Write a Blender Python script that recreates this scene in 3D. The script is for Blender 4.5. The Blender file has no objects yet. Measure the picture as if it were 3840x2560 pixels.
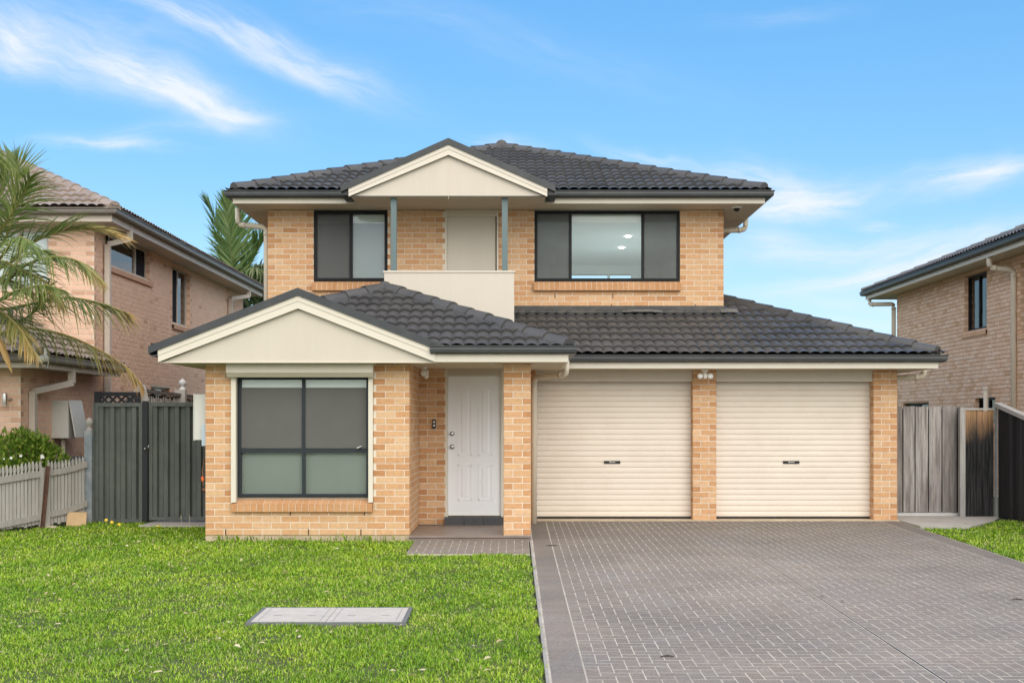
import bpy, math, random
import numpy as np
from mathutils import Vector, Matrix
random.seed(7); rng = np.random.default_rng(7)
sc = bpy.context.scene
COL = sc.collection
F, CX, HY, CAMZ = 2800.0, 1178.0, 969.0, 1.554      # pixel focal length, vanishing point and eye height measured from the photograph
def X(px, d): return (px - CX) * d / F
def Z(py, d): return CAMZ + (HY - py) * d / F
def P3(px, py, d): return (X(px, d), d, Z(py, d))
def gz(y):                                           # ground height: a gentle fall from the garage to the street
    if y > 18.6: return 0.0574
    if y > 4: return 0.0225 * (y - 16.05)
    return 0.0225 * (4 - 16.05)

# ------------------------------------------------------------------ materials
def nodes_of(m):
    m.use_nodes = True
    return m.node_tree.nodes, m.node_tree.links
def node(nt, typ, ins=None, **kw):
    n = nt.nodes.new(typ)
    for k, v in kw.items(): setattr(n, k, v)
    for k, v in (ins or {}).items():
        s = n.inputs[k]
        if isinstance(v, bpy.types.NodeSocket): nt.links.new(v, s)
        else: s.default_value = v
    return n
def ramp(nt, fac, stops, interp='LINEAR'):
    r = nt.nodes.new('ShaderNodeValToRGB'); r.color_ramp.interpolation = interp
    e = r.color_ramp.elements
    while len(e) < len(stops): e.new(0.5)
    for i, (p, c) in enumerate(stops):
        e[i].position = p; e[i].color = (*c, 1) if len(c) == 3 else c
    nt.links.new(fac, r.inputs[0])
    return r.outputs[0]
def mixc(nt, f, a, b, mode='MIX'):
    n = nt.nodes.new('ShaderNodeMix'); n.data_type = 'RGBA'; n.blend_type = mode
    for i, v in ((0, f), (6, a), (7, b)):
        s = n.inputs[i]
        if isinstance(v, bpy.types.NodeSocket): nt.links.new(v, s)
        elif i == 0: s.default_value = v
        else: s.default_value = (*v, 1) if len(v) == 3 else v
    return n.outputs[2]
def mth(nt, op, a, b=None, c=None):
    n = nt.nodes.new('ShaderNodeMath'); n.operation = op
    for i, v in enumerate((a, b, c)):
        if v is None: continue
        if isinstance(v, bpy.types.NodeSocket): nt.links.new(v, n.inputs[i])
        else: n.inputs[i].default_value = v
    return n.outputs[0]
def coords(nt, scale=(1, 1, 1)):
    t = nt.nodes.new('ShaderNodeTexCoord')
    m = node(nt, 'ShaderNodeMapping', {'Vector': t.outputs['Object'], 'Scale': scale})
    return m.outputs[0]
def noise(nt, vec, scale, detail=4, rough=.55):
    return node(nt, 'ShaderNodeTexNoise', {'Vector': vec, 'Scale': scale, 'Detail': detail, 'Roughness': rough}).outputs['Fac']
def M(name, col, rough=.6, var=.12, vscale=3., bump=0., bscale=60., spec=.35, metal=0., island=None, stretch=(1, 1, 1), grime=None, gscale=.8):
    """surface with fine and broad colour variation; island = list of colours picked per loose piece; grime = (colour, amount)"""
    m = bpy.data.materials.new(name); m.use_nodes = True; nt = m.node_tree
    b = nt.nodes['Principled BSDF']
    v = coords(nt, stretch)
    if island:
        g = nt.nodes.new('ShaderNodeNewGeometry')
        c = ramp(nt, g.outputs['Random Per Island'], [(i / max(1, len(island) - 1), k) for i, k in enumerate(island)])
    else:
        c = nt.nodes.new('ShaderNodeRGB').outputs[0]; c.default_value = (*col, 1)
    if var:
        f = noise(nt, v, vscale, 6)
        k = node(nt, 'ShaderNodeMapRange', {'Value': f, 'From Min': .25, 'From Max': .75, 'To Min': 1 - var, 'To Max': 1 + var}).outputs[0]
        c = mixc(nt, 1.0, c, node(nt, 'ShaderNodeCombineColor', {0: k, 1: k, 2: k}).outputs[0], 'MULTIPLY')
    if grime:
        f2 = ramp(nt, noise(nt, coords(nt), gscale, 7, .65), [(.45, (0, 0, 0)), (.72, (1, 1, 1))])
        c = mixc(nt, mth(nt, 'MULTIPLY', f2, grime[1]), c, grime[0])
    nt.links.new(c, b.inputs['Base Color'])
    b.inputs['Roughness'].default_value = rough; b.inputs['Metallic'].default_value = metal
    b.inputs['Specular IOR Level'].default_value = spec
    if bump:
        bn = node(nt, 'ShaderNodeBump', {'Height': noise(nt, v, bscale, 3), 'Strength': bump, 'Distance': .01})
        nt.links.new(bn.outputs[0], b.inputs['Normal'])
    return m
def brick_mat(name, cols, var=.16):
    m = bpy.data.materials.new(name); m.use_nodes = True; nt = m.node_tree; b = nt.nodes['Principled BSDF']
    g = nt.nodes.new('ShaderNodeNewGeometry')
    c = ramp(nt, g.outputs['Random Per Island'], [(i / (len(cols) - 1), k) for i, k in enumerate(cols)])
    v = coords(nt)
    f = noise(nt, v, 22, 6, .65)
    k = node(nt, 'ShaderNodeMapRange', {'Value': f, 'From Min': .25, 'From Max': .75, 'To Min': 1 - var, 'To Max': 1 + var}).outputs[0]
    c = mixc(nt, 1.0, c, node(nt, 'ShaderNodeCombineColor', {0: k, 1: k, 2: k}).outputs[0], 'MULTIPLY')
    f2 = ramp(nt, noise(nt, v, 1.3, 6, .6), [(.5, (0, 0, 0)), (.8, (1, 1, 1))])
    c = mixc(nt, mth(nt, 'MULTIPLY', f2, .25), c, (.55, .42, .28))
    nt.links.new(c, b.inputs['Base Color']); b.inputs['Roughness'].default_value = .85; b.inputs['Specular IOR Level'].default_value = .2
    bn = node(nt, 'ShaderNodeBump', {'Height': noise(nt, v, 90, 4), 'Strength': .5, 'Distance': .006})
    nt.links.new(bn.outputs[0], b.inputs['Normal'])
    return m
def tile_mat(name, cols, dirt):
    m = bpy.data.materials.new(name); m.use_nodes = True; nt = m.node_tree; b = nt.nodes['Principled BSDF']
    uv = nt.nodes.new('ShaderNodeUVMap'); s = node(nt, 'ShaderNodeSeparateXYZ', {0: uv.outputs[0]})
    cell = node(nt, 'ShaderNodeCombineXYZ', {0: mth(nt, 'FLOOR', mth(nt, 'DIVIDE', s.outputs[0], .32)), 1: mth(nt, 'FLOOR', mth(nt, 'DIVIDE', mth(nt, 'ADD', s.outputs[1], .001), .325))})
    w = node(nt, 'ShaderNodeTexWhiteNoise', {0: cell.outputs[0]}, noise_dimensions='2D')
    c = ramp(nt, w.outputs[0], [(i / (len(cols) - 1), k) for i, k in enumerate(cols)])
    v = coords(nt)
    f = ramp(nt, noise(nt, v, 1.6, 8, .72), [(.40, (0, 0, 0)), (.72, (1, 1, 1))])
    c = mixc(nt, mth(nt, 'MULTIPLY', f, .75), c, dirt)
    f3 = ramp(nt, noise(nt, v, 40, 3, .6), [(.60, (0, 0, 0)), (.74, (1, 1, 1))])
    c = mixc(nt, mth(nt, 'MULTIPLY', f3, .35), c, tuple(min(1, k * 2.4) for k in dirt))
    nt.links.new(c, b.inputs['Base Color']); b.inputs['Roughness'].default_value = .48; b.inputs['Specular IOR Level'].default_value = .5
    bn = node(nt, 'ShaderNodeBump', {'Height': noise(nt, v, 120, 3), 'Strength': .4, 'Distance': .006}); nt.links.new(bn.outputs[0], b.inputs['Normal'])
    return m
def glass_mat(name, tint=(.93, .955, .94), refl=1.0):
    m = bpy.data.materials.new(name); m.use_nodes = True; nt = m.node_tree
    nt.nodes.remove(nt.nodes['Principled BSDF']); out = nt.nodes['Material Output']
    fr = node(nt, 'ShaderNodeFresnel', {'IOR': 1.55})
    t = node(nt, 'ShaderNodeBsdfTransparent', {'Color': (*tint, 1)})
    g = node(nt, 'ShaderNodeBsdfGlossy', {'Color': (1, 1, 1, 1), 'Roughness': .015})
    mx = node(nt, 'ShaderNodeMixShader', {0: mth(nt, 'MULTIPLY', fr.outputs[0], refl), 1: t.outputs[0], 2: g.outputs[0]})
    nt.links.new(mx.outputs[0], out.inputs[0])
    return m
def screen_mat(name, col, cover):
    m = bpy.data.materials.new(name); m.use_nodes = True; nt = m.node_tree
    nt.nodes.remove(nt.nodes['Principled BSDF']); out = nt.nodes['Material Output']
    t = nt.nodes.new('ShaderNodeBsdfTransparent'); d = node(nt, 'ShaderNodeBsdfDiffuse', {'Color': (*col, 1)})
    f = node(nt, 'ShaderNodeMapRange', {'Value': noise(nt, coords(nt), 3, 5), 'From Min': .3, 'From Max': .7, 'To Min': cover - .04, 'To Max': cover + .04}).outputs[0]
    mx = node(nt, 'ShaderNodeMixShader', {0: f, 1: t.outputs[0], 2: d.outputs[0]})
    nt.links.new(mx.outputs[0], out.inputs[0])
    return m
def emit_mat(name, col, s):
    m = bpy.data.materials.new(name); m.use_nodes = True; nt = m.node_tree
    b = nt.nodes['Principled BSDF']; b.inputs['Emission Color'].default_value = (*col, 1); b.inputs['Emission Strength'].default_value = s
    b.inputs['Base Color'].default_value = (*col, 1)
    return m
def leaf_mat(name, greens, dry=((.36, .2, .06), (.45, .32, .13)), trans=.35, rough=.45):
    """leaf colour per loose piece; the attribute 'dry' says how far a leaf has gone brown"""
    m = bpy.data.materials.new(name); m.use_nodes = True; nt = m.node_tree; b = nt.nodes['Principled BSDF']; out = nt.nodes['Material Output']
    g = nt.nodes.new('ShaderNodeNewGeometry'); rnd = g.outputs['Random Per Island']
    c = ramp(nt, rnd, [(i / (len(greens) - 1), k) for i, k in enumerate(greens)])
    a = node(nt, 'ShaderNodeAttribute', attribute_name='dry')
    c = mixc(nt, a.outputs['Fac'], c, ramp(nt, rnd, [(0, dry[0]), (1, dry[1])]))
    nt.links.new(c, b.inputs['Base Color']); b.inputs['Roughness'].default_value = rough; b.inputs['Specular IOR Level'].default_value = .35
    tr = node(nt, 'ShaderNodeBsdfTranslucent', {'Color': c})
    mx = node(nt, 'ShaderNodeMixShader', {0: trans, 1: b.outputs[0], 2: tr.outputs[0]})
    nt.links.new(mx.outputs[0], out.inputs[0])
    return m
def wood_mat(name, cols, streak, amt, tar=None):
    """weathered boards: tone per board, long vertical streaks; tar = (z_full, z_none): old black stain soaked up from below"""
    m = bpy.data.materials.new(name); m.use_nodes = True; nt = m.node_tree; b = nt.nodes['Principled BSDF']
    g = nt.nodes.new('ShaderNodeNewGeometry')
    c = ramp(nt, g.outputs['Random Per Island'], [(i / (len(cols) - 1), k) for i, k in enumerate(cols)])
    v = coords(nt, (9, 9, .55))
    f = ramp(nt, noise(nt, v, 2.2, 8, .7), [(.38, (0, 0, 0)), (.66, (1, 1, 1))])
    c = mixc(nt, mth(nt, 'MULTIPLY', f, amt), c, streak)
    f2 = ramp(nt, noise(nt, coords(nt, (30, 30, 1.2)), 3, 6, .7), [(.5, (0, 0, 0)), (.7, (1, 1, 1))])
    c = mixc(nt, mth(nt, 'MULTIPLY', f2, .4), c, tuple(k * .45 for k in cols[0]))
    if tar:
        t = nt.nodes.new('ShaderNodeTexCoord'); z = node(nt, 'ShaderNodeSeparateXYZ', {0: t.outputs['Object']}).outputs[2]
        zz = mth(nt, 'ADD', z, mth(nt, 'MULTIPLY', noise(nt, coords(nt, (5, 5, .7)), 1.5, 6, .7), .9))
        k = node(nt, 'ShaderNodeMapRange', {'Value': zz, 'From Min': tar[1], 'From Max': tar[0], 'To Min': 0., 'To Max': 1.}).outputs[0]
        c = mixc(nt, k, c, ramp(nt, noise(nt, coords(nt, (20, 20, .8)), 2, 7, .7), [(.4, (.012, .012, .013)), (.75, (.075, .072, .07))]))
    nt.links.new(c, b.inputs['Base Color']); b.inputs['Roughness'].default_value = .8; b.inputs['Specular IOR Level'].default_value = .2
    bn = node(nt, 'ShaderNodeBump', {'Height': noise(nt, coords(nt, (40, 40, 2)), 2, 5), 'Strength': .6, 'Distance': .01}); nt.links.new(bn.outputs[0], b.inputs['Normal'])
    return m

# ------------------------------------------------------------------ mesh builder
class MB:
    def __init__(s): s.v, s.f, s.m, s.a, s.uv, s.cur = [], [], [], {}, {}, 0
    def add(s, vs, fs, mi=None, dry=None, uvs=None):
        n = len(s.v); s.v += [tuple(p) for p in vs]; mi = s.cur if mi is None else mi
        for f in fs: s.f.append(tuple(n + i for i in f)); s.m.append(mi)
        if dry is not None:
            for i in range(len(vs)): s.a[n + i] = dry[i] if hasattr(dry, '__len__') else dry
        if uvs is not None:
            for i, q in enumerate(uvs): s.uv[n + i] = q
        return n
    def box(s, x0, x1, y0, y1, z0, z1, mi=None):
        s.add([(x0, y0, z0), (x1, y0, z0), (x1, y1, z0), (x0, y1, z0), (x0, y0, z1), (x1, y0, z1), (x1, y1, z1), (x0, y1, z1)],
              [(0, 3, 2, 1), (4, 5, 6, 7), (0, 1, 5, 4), (1, 2, 6, 5), (2, 3, 7, 6), (3, 0, 4, 7)], mi)
    def hexa(s, p, mi=None): s.add(p, [(0, 3, 2, 1), (4, 5, 6, 7), (0, 1, 5, 4), (1, 2, 6, 5), (2, 3, 7, 6), (3, 0, 4, 7)], mi)
    def fbox(s, fr, u0, u1, n0, n1, z0, z1, mi=None):               # box in a wall frame fr(u, z, n)
        s.hexa([fr(u0, z0, n1), fr(u1, z0, n1), fr(u1, z0, n0), fr(u0, z0, n0), fr(u0, z1, n1), fr(u1, z1, n1), fr(u1, z1, n0), fr(u0, z1, n0)], mi)
    def bar(s, a, b, w, h=None, mi=None, up=(0, 0, 1)):              # rectangular bar between two points
        a, b = Vector(a), Vector(b); h = h or w; d = (b - a).normalized(); up = Vector(up)
        if abs(d.dot(up)) > .99: up = Vector((0, 1, 0))
        r = d.cross(up).normalized() * w / 2; u = r.cross(d).normalized() * h / 2
        s.hexa([a - r - u, a + r - u, b + r - u, b - r - u, a - r + u, a + r + u, b + r + u, b - r + u], mi)
    def tube(s, path, r, n=10, mi=None, cap=True, dry=None):
        path = [Vector(p) for p in path]; rs = r if hasattr(r, '__len__') else [r] * len(path); vs = []
        for i, p in enumerate(path):
            t = (path[min(i + 1, len(path) - 1)] - path[max(i - 1, 0)]).normalized()
            up = Vector((0, 0, 1)) if abs(t.z) < .9 else Vector((0, 1, 0))
            a = t.cross(up).normalized(); b = a.cross(t).normalized()
            vs += [p + (a * math.cos(2 * math.pi * k / n) + b * math.sin(2 * math.pi * k / n)) * rs[i] for k in range(n)]
        fs = [(i * n + k, i * n + (k + 1) % n, (i + 1) * n + (k + 1) % n, (i + 1) * n + k) for i in range(len(path) - 1) for k in range(n)]
        if cap: fs += [tuple(range(n - 1, -1, -1)), tuple((len(path) - 1) * n + k for k in range(n))]
        s.add(vs, fs, mi, dry)
    def lathe(s, c, prof, n=16, axis=(0, 0, 1), mi=None):            # prof: (radius, distance along axis)
        c, ax = Vector(c), Vector(axis).normalized(); up = Vector((0, 0, 1)) if abs(ax.z) < .9 else Vector((0, 1, 0))
        a = ax.cross(up).normalized(); b = ax.cross(a)
        vs = [c + ax * h + (a * math.cos(2 * math.pi * k / n) + b * math.sin(2 * math.pi * k / n)) * r for r, h in prof for k in range(n)]
        fs = [(i * n + k, i * n + (k + 1) % n, (i + 1) * n + (k + 1) % n, (i + 1) * n + k) for i in range(len(prof) - 1) for k in range(n)]
        fs += [tuple(range(n)), tuple((len(prof) - 1) * n + k for k in range(n))]
        s.add(vs, fs, mi)
    def prism(s, prof, p0, p1, e1, e2, mi=None):                     # closed 2D profile (a, b) in directions e1, e2 swept from p0 to p1
        p0, p1, e1, e2 = map(Vector, (p0, p1, e1, e2)); n = len(prof)
        vs = [p0 + e1 * a + e2 * b for a, b in prof] + [p1 + e1 * a + e2 * b for a, b in prof]
        s.add(vs, [(k, (k + 1) % n, n + (k + 1) % n, n + k) for k in range(n)] + [tuple(range(n - 1, -1, -1)), tuple(range(n, 2 * n))], mi)
    def sweep(s, path, prof, z, mi=None):                            # open profile (outward, z) along a plan path with mitres; outward = right of travel
        pts = [Vector((x, y)) for x, y in path]; rows = []
        for i, p in enumerate(pts):
            d0 = (p - pts[i - 1]).normalized() if i else (pts[1] - p).normalized()
            d1 = (pts[i + 1] - p).normalized() if i < len(pts) - 1 else d0
            n0, n1 = Vector((d0.y, -d0.x)), Vector((d1.y, -d1.x)); m = (n0 + n1)
            m = m / max(.2, (1 + n0.dot(n1)))
            rows.append([(p.x + m.x * a, p.y + m.y * a, z + b) for a, b in prof])
        n = len(prof); vs = [q for r in rows for q in r]
        fs = [(i * n + k, i * n + (k + 1) % n, (i + 1) * n + (k + 1) % n, (i + 1) * n + k) for i in range(len(rows) - 1) for k in range(n)]
        fs += [tuple(range(n)), tuple((len(rows) - 1) * n + k for k in range(n))]
        s.add(vs, fs, mi)
    def build(s, name, mats, parent=None, smooth=False):
        me = bpy.data.meshes.new(name); me.from_pydata(s.v, [], s.f)
        mats = mats if isinstance(mats, (list, tuple)) else [mats]
        for m in mats: me.materials.append(m)
        if len(mats) > 1: me.polygons.foreach_set('material_index', s.m)
        if s.a:
            at = me.attributes.new('dry', 'FLOAT', 'POINT'); at.data.foreach_set('value', [s.a.get(i, 0.) for i in range(len(s.v))])
        if s.uv:
            ul = me.uv_layers.new(name='UVMap')
            ul.data.foreach_set('uv', [q for l in me.loops for q in s.uv.get(l.vertex_index, (0, 0))])
        if smooth: me.polygons.foreach_set('use_smooth', [True] * len(me.polygons))
        me.update()
        o = bpy.data.objects.new(name, me); COL.objects.link(o)
        if parent is not None: adopt(o, parent)
        return o
ROOTLOC = {}
def adopt(o, parent):
    o.parent = parent
    if parent.name in ROOTLOC: o.matrix_parent_inverse = Matrix.Translation(-Vector(ROOTLOC[parent.name]))
def tag(o, label=None, cat=None, group=None, kind=None):
    for k, v in (('label', label), ('category', cat), ('group', group), ('kind', kind)):
        if v: o[k] = v
    return o
def thing(name, label, cat, loc=(0, 0, 0), group=None):
    o = bpy.data.objects.new(name, None); COL.objects.link(o); o.location = loc; o.empty_display_size = .2
    ROOTLOC[o.name] = loc
    return tag(o, label, cat, group)

def frame(O, U, N):                                                  # a wall's own coordinates: u along, z up, n outward
    O, U, N = Vector((*O, 0)), Vector((*U, 0)), Vector((*N, 0))
    return lambda u, z, n: tuple(O + U * u + N * n + Vector((0, 0, z)))
def brickwork(mb, fr, u0, u1, z0, z1, holes=(), zb=None, thick=.11, bl=.24, bh=.076, j=.010, off=0., proud=.005, weeps=(), mu0=0., mu1=0.):
    """bricks standing proud of a mortar bed; slot 0 mortar, 1 stretcher, 2 header / cut brick, 3 dark weep slots"""
    us = sorted({u0 + mu0, u1 - mu1, *[k for h in holes for k in h[:2] if u0 < k < u1]}); zs = sorted({z0, z1, *[k for h in holes for k in h[2:] if z0 < k < z1]})
    for a, b in zip(us, us[1:]):
        for c, d in zip(zs, zs[1:]):
            mu, mz = (a + b) / 2, (c + d) / 2
            if any(h[0] < mu < h[1] and h[2] < mz < h[3] for h in holes): continue
            mb.fbox(fr, a, b, -thick, 0, c, d, 0)
    zb = z0 if zb is None else zb; row = 0; cl = bh + j
    row = math.floor((z0 - zb) / cl)
    while zb + row * cl < z1 - .01:
        c, d = max(z0, zb + row * cl), min(z1 - .002, zb + row * cl + bh)
        if d - c < .012: row += 1; continue
        ivs = [(u0, u1)]
        for h in holes:
            if h[2] < (c + d) / 2 < h[3]:
                nv = []
                for a, b in ivs:
                    if h[1] <= a or h[0] >= b: nv.append((a, b)); continue
                    if h[0] > a: nv.append((a, h[0]))
                    if h[1] < b: nv.append((h[1], b))
                ivs = nv
        for a, b in ivs:
            L = bl + j; k = math.floor((a - u0 - off) / L) - 1; st = u0 + off + (L / 2 if row % 2 else 0)
            while st + k * L < b:
                p, q = max(a, st + k * L), min(b, st + k * L + bl)
                k += 1
                if q - p < .035: continue
                n = proud + random.uniform(-.0012, .0012); e = .003; t = random.uniform(-.0012, .0012)
                vs = [fr(p, c, 0), fr(q, c, 0), fr(q, d, 0), fr(p, d, 0), fr(p + e, c + e + t, n), fr(q - e, c + e - t, n), fr(q - e, d - e - t, n), fr(p + e, d - e + t, n)]
                mb.add(vs, [(4, 5, 6, 7), (0, 1, 5, 4), (1, 2, 6, 5), (2, 3, 7, 6), (3, 0, 4, 7)], 2 if (q - p < .165 and random.random() < .75) else (2 if random.random() < .03 else 1))
        row += 1
    for u, z in weeps: mb.fbox(fr, u - .007, u + .007, -.002, .0062, z, z + bh, 3)
def reveal(parent, mats, fr, u0, u1, z0, z1, zb=0., mi=1, cl=.086):
    """brick ends lining both jambs of an opening"""
    for a, b in ((u0 - .002, u0 + .006), (u1 - .006, u1 + .002)):
        mb = MB(); mb.fbox(fr, a + .001, b - .001, -.111, .002, z0, z1, 0); r = math.floor((z0 - zb) / cl)
        while zb + r * cl < z1:
            c, d = max(z0, zb + r * cl), min(z1, zb + r * cl + .076); r += 1
            if d - c > .02: mb.fbox(fr, a, b, -.112, .003, c, d, mi if r % 2 else 2)
        mb.build('window_reveal', mats, parent)
def soldier_sill(mb, fr, u0, u1, zt, zb, proud, back=.1, mi=(0, 1)):
    """sloping brick-on-edge sill; slot mi[0] mortar, mi[1] brick"""
    n = max(1, round((u1 - u0) / .086)); w = (u1 - u0) / n; h = zt - zb
    def ss(a, b, e, m):
        mb.hexa([fr(a, zb + e, proud - e), fr(b, zb + e, proud - e), fr(b, zb + e, -back), fr(a, zb + e, -back),
                 fr(a, zb + h * .66 - e, proud - e), fr(b, zb + h * .66 - e, proud - e), fr(b, zt - e, -back), fr(a, zt - e, -back)], m)
    ss(u0 + .004, u1 - .004, .006, mi[0])
    for i in range(n): ss(u0 + i * w + .004, u0 + (i + 1) * w - .004, random.uniform(0, .0012), mi[1])

def clip(poly, a, b):                                                # keep the part of poly (u, v, ...) left of the line a -> b
    out = []; ex, ey = b[0] - a[0], b[1] - a[1]
    sd = [ex * (p[1] - a[1]) - ey * (p[0] - a[0]) for p in poly]
    for i in range(len(poly)):
        p, q, s, t = poly[i], poly[(i + 1) % len(poly)], sd[i], sd[(i + 1) % len(poly)]
        if s >= 0: out.append(p)
        if (s > 0) != (t > 0) and s != t and not (s == 0 or t == 0):
            k = s / (s - t); out.append(tuple(p[m] + (q[m] - p[m]) * k for m in range(len(p))))
    return out
def tiles(mb, O, ud, vd, poly, wave=.16, gauge=.325, amp=.030, step=.040, du=.02):
    """interlocking roll tiles on a roof plane: O eave corner, ud along the eave, vd up the slope, poly convex CCW in (u, v)"""
    O, ud, vd = Vector(O), Vector(ud).normalized(), Vector(vd).normalized(); nn = ud.cross(vd).normalized()
    if nn.z < 0: nn = -nn
    ua, ub = min(p[0] for p in poly), max(p[0] for p in poly); va, vb = min(p[1] for p in poly), max(p[1] for p in poly)
    ua = math.floor(ua / wave) * wave
    nu = int(math.ceil((ub - ua) / du)); nc = int(math.ceil((vb - va) / gauge))
    H = lambda u: amp * abs(math.sin(math.pi * u / wave)) ** .75
    E = list(zip(poly, poly[1:] + poly[:1]))
    def emit(q, vt):
        for a, b in E:
            q = clip(q, a, b)
            if len(q) < 3: return
        mb.add([O + ud * p[0] + vd * p[1] + nn * p[2] for p in q], [tuple(range(len(q)))], 0, None, [(p[0], vt) for p in q])
    mb.add([O + ud * p[0] + vd * (p[1] - (.03 if p[1] < 1e-6 else 0)) - nn * .012 for p in poly], [tuple(range(len(poly)))], 0, None, [(p[0], p[1]) for p in poly])
    rows = []
    for c in range(nc):
        v0 = va + c * gauge; rows.append((v0, v0 + gauge))
        jit = {}
        for i in range(nu):
            a, b = ua + i * du, ua + (i + 1) * du
            t = int(math.floor((a + 1e-6) / .32))
            if t not in jit: jit[t] = (random.uniform(-.004, .004), random.uniform(-.006, .006))
            s0, dv = step + jit[t][0], jit[t][1]
            ha, hb = H(a), H(b)
            lo = v0 - .02 + dv
            vm = v0 + gauge * .5
            emit([(a, lo, ha + s0), (b, lo, hb + s0), (b, vm, hb + s0 * .5), (a, vm, ha + s0 * .5)], v0)
            emit([(a, vm, ha + s0 * .5), (b, vm, hb + s0 * .5), (b, v0 + gauge, hb), (a, v0 + gauge, ha)], v0)
            emit([(a, lo + .004, ha - .008), (b, lo + .004, hb - .008), (b, lo, hb + s0), (a, lo, ha + s0)], v0)
def ridge_caps(mb, a, b, r=.12, seg=.39, mi=0):
    a, b = Vector(a), Vector(b); d = b - a; L = d.length; d.normalize(); n = max(1, round(L / seg)); w = L / n
    side = d.cross(Vector((0, 0, 1))).normalized(); up = side.cross(d).normalized()
    prof = [(-1.05, -.62), (-.9, -.05), (-.52, .42), (0, .56), (.52, .42), (.9, -.05), (1.05, -.62)]
    for i in range(n):
        p, q = a + d * (i * w - .03), a + d * ((i + 1) * w + .01); s0, s1 = r * random.uniform(1.03, 1.09), r * random.uniform(.93, .97); dz = random.uniform(-.004, .004)
        vs = [p + side * x * s0 + up * (z * s0 + dz + .03) for x, z in prof] + [q + side * x * s1 + up * (z * s1 + dz + .012) for x, z in prof]; k = len(prof)
        mb.add(vs, [(m, m + 1, k + m + 1, k + m) for m in range(k - 1)] + [tuple(range(k)), tuple(range(2 * k - 1, k - 1, -1))], mi, None, [(i * .33 + 100, 7.)] * (2 * k))
    # bedding mortar under the caps
    mb.add([a + side * r * 1.0 - up * r * .5, a - side * r * 1.0 - up * r * .5, b - side * r * 1.0 - up * r * .5, b + side * r * 1.0 - up * r * .5, a + up * r * .3, b + up * r * .3],
           [(0, 3, 5, 4), (1, 4, 5, 2), (0, 4, 1), (2, 5, 3)], mi, None, [(200., 200.)] * 6)
GUTTER = [(0, 0), (0, -.095), (.07, -.105), (.105, -.085), (.112, -.05), (.108, -.02), (.125, -.012), (.125, 0), (.112, 0), (.1, -.03), (.09, -.08), (.012, -.08), (.012, 0)]
def slab_poly(mb, pts, z0, z1, mi=None):
    n = len(pts)
    mb.add([(x, y, z0) for x, y in pts] + [(x, y, z1) for x, y in pts], [tuple(range(n - 1, -1, -1)), tuple(range(n, 2 * n))] + [(k, (k + 1) % n, n + (k + 1) % n, n + k) for k in range(n)], mi)
# ------------------------------------------------------------------ palette
MORTAR = M('mortar', (.69, .62, .51), .9, .12, 8, .3)
BRICK = brick_mat('tan_brick', [(.55, .315, .155), (.59, .375, .205), (.565, .31, .155), (.625, .42, .25), (.53, .285, .135), (.60, .39, .22), (.58, .345, .18)])
HEADER = brick_mat('orange_brick', [(.47, .245, .11), (.51, .275, .135), (.45, .225, .10), (.53, .30, .15)])
WEEP = M('weep_slot', (.06, .035, .02), .9, 0)
BRK = [MORTAR, BRICK, HEADER, WEEP]
CREAM = M('cream_paint', (.56, .51, .425), .5, .022, 2.0, .05, 30, stretch=(5, 5, .5), grime=((.5, .43, .32), .10))
CREAM2 = M('cream_trim_paint', (.65, .60, .505), .45, .03, 3, grime=((.55, .48, .37), .12))
SOFFIT = M('soffit_board', (.60, .53, .41), .7, .04, 2, grime=((.45, .37, .25), .15))
DOORCREAM = M('roller_door_steel', (.71, .635, .54), .42, .03, 1.5, grime=((.55, .46, .36), .28), gscale=1.5, stretch=(.6, 1, 1))
CHAR = M('charcoal_steel', (.045, .050, .053), .38, .12, 4, grime=((.10, .10, .095), .4), gscale=3)
TILE = tile_mat('charcoal_roof_tile', [(.046, .046, .048), (.060, .060, .061), (.055, .053, .051), (.074, .072, .071), (.050, .049, .05)], (.095, .091, .085))
FLASH = M('lead_flashing', (.06, .06, .058), .6, .3, 6, .3, 20, grime=((.16, .14, .11), .5), gscale=4)
PATCH = M('pale_mortar_patch', (.13, .125, .115), .9, .3, 9, .6, 40)
BLACKAL = M('black_window_aluminium', (.010, .011, .012), .5, .05, 4, spec=.2)
BLUEAL = M('dark_blue_grey_aluminium', (.022, .028, .034), .5, .05, 4, spec=.25)
GLASS = glass_mat('window_glass')
SCREEN = screen_mat('insect_screen_mesh', (.15, .155, .15), .6)
SCREEN2 = screen_mat('dark_insect_screen_mesh', (.145, .145, .135), .8)
BLIND = M('pale_roller_blind', (.41, .435, .41), .8, .05, 1.2)
BLIND2 = M('grey_roller_blind', (.30, .345, .365), .8, .08, 1)
REFLSTRIP = M('painted_reflection_strip', (.80, .84, .82), .6, .03, 2)  # pale colour standing in for the reflection along the top of the glass
WHITE = M('white_paint', (.80, .81, .82), .4, .02, 2)
ROOMW = M('interior_wall_paint', (.74, .79, .78), .8, .02, 2)
POST = M('grey_green_steel', (.115, .165, .165), .4, .06, 5)
STEEL = M('brushed_steel', (.55, .54, .52), .28, .05, 8, metal=1)
DARKP = M('black_plastic', (.015, .015, .016), .35, .05, 5)
PIPE = M('cream_downpipe', (.66, .59, .47), .4, .03, 3)
GREYBOX = M('grey_enamel', (.58, .57, .52), .4, .05, 3, grime=((.4, .38, .33), .25))
PORCH = M('timber_look_tile', (.23, .18, .15), .45, .22, 2.5, .1, 30, stretch=(1, 7, 1))
STEPT = M('slate_step_tile', (.06, .063, .067), .5, .15, 6)
CONC = M('pale_concrete', (.42, .39, .35), .85, .12, 6, .3, 40, grime=((.28, .26, .22), .4))
PLINTH = M('rendered_slab_edge', (.50, .40, .28), .9, .18, 5, .4, 30)
DLIGHT = emit_mat('downlight_glow', (1, .97, .92), 14)
LENS = M('lamp_glass', (.82, .83, .82), .12, .15, 25)
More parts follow.
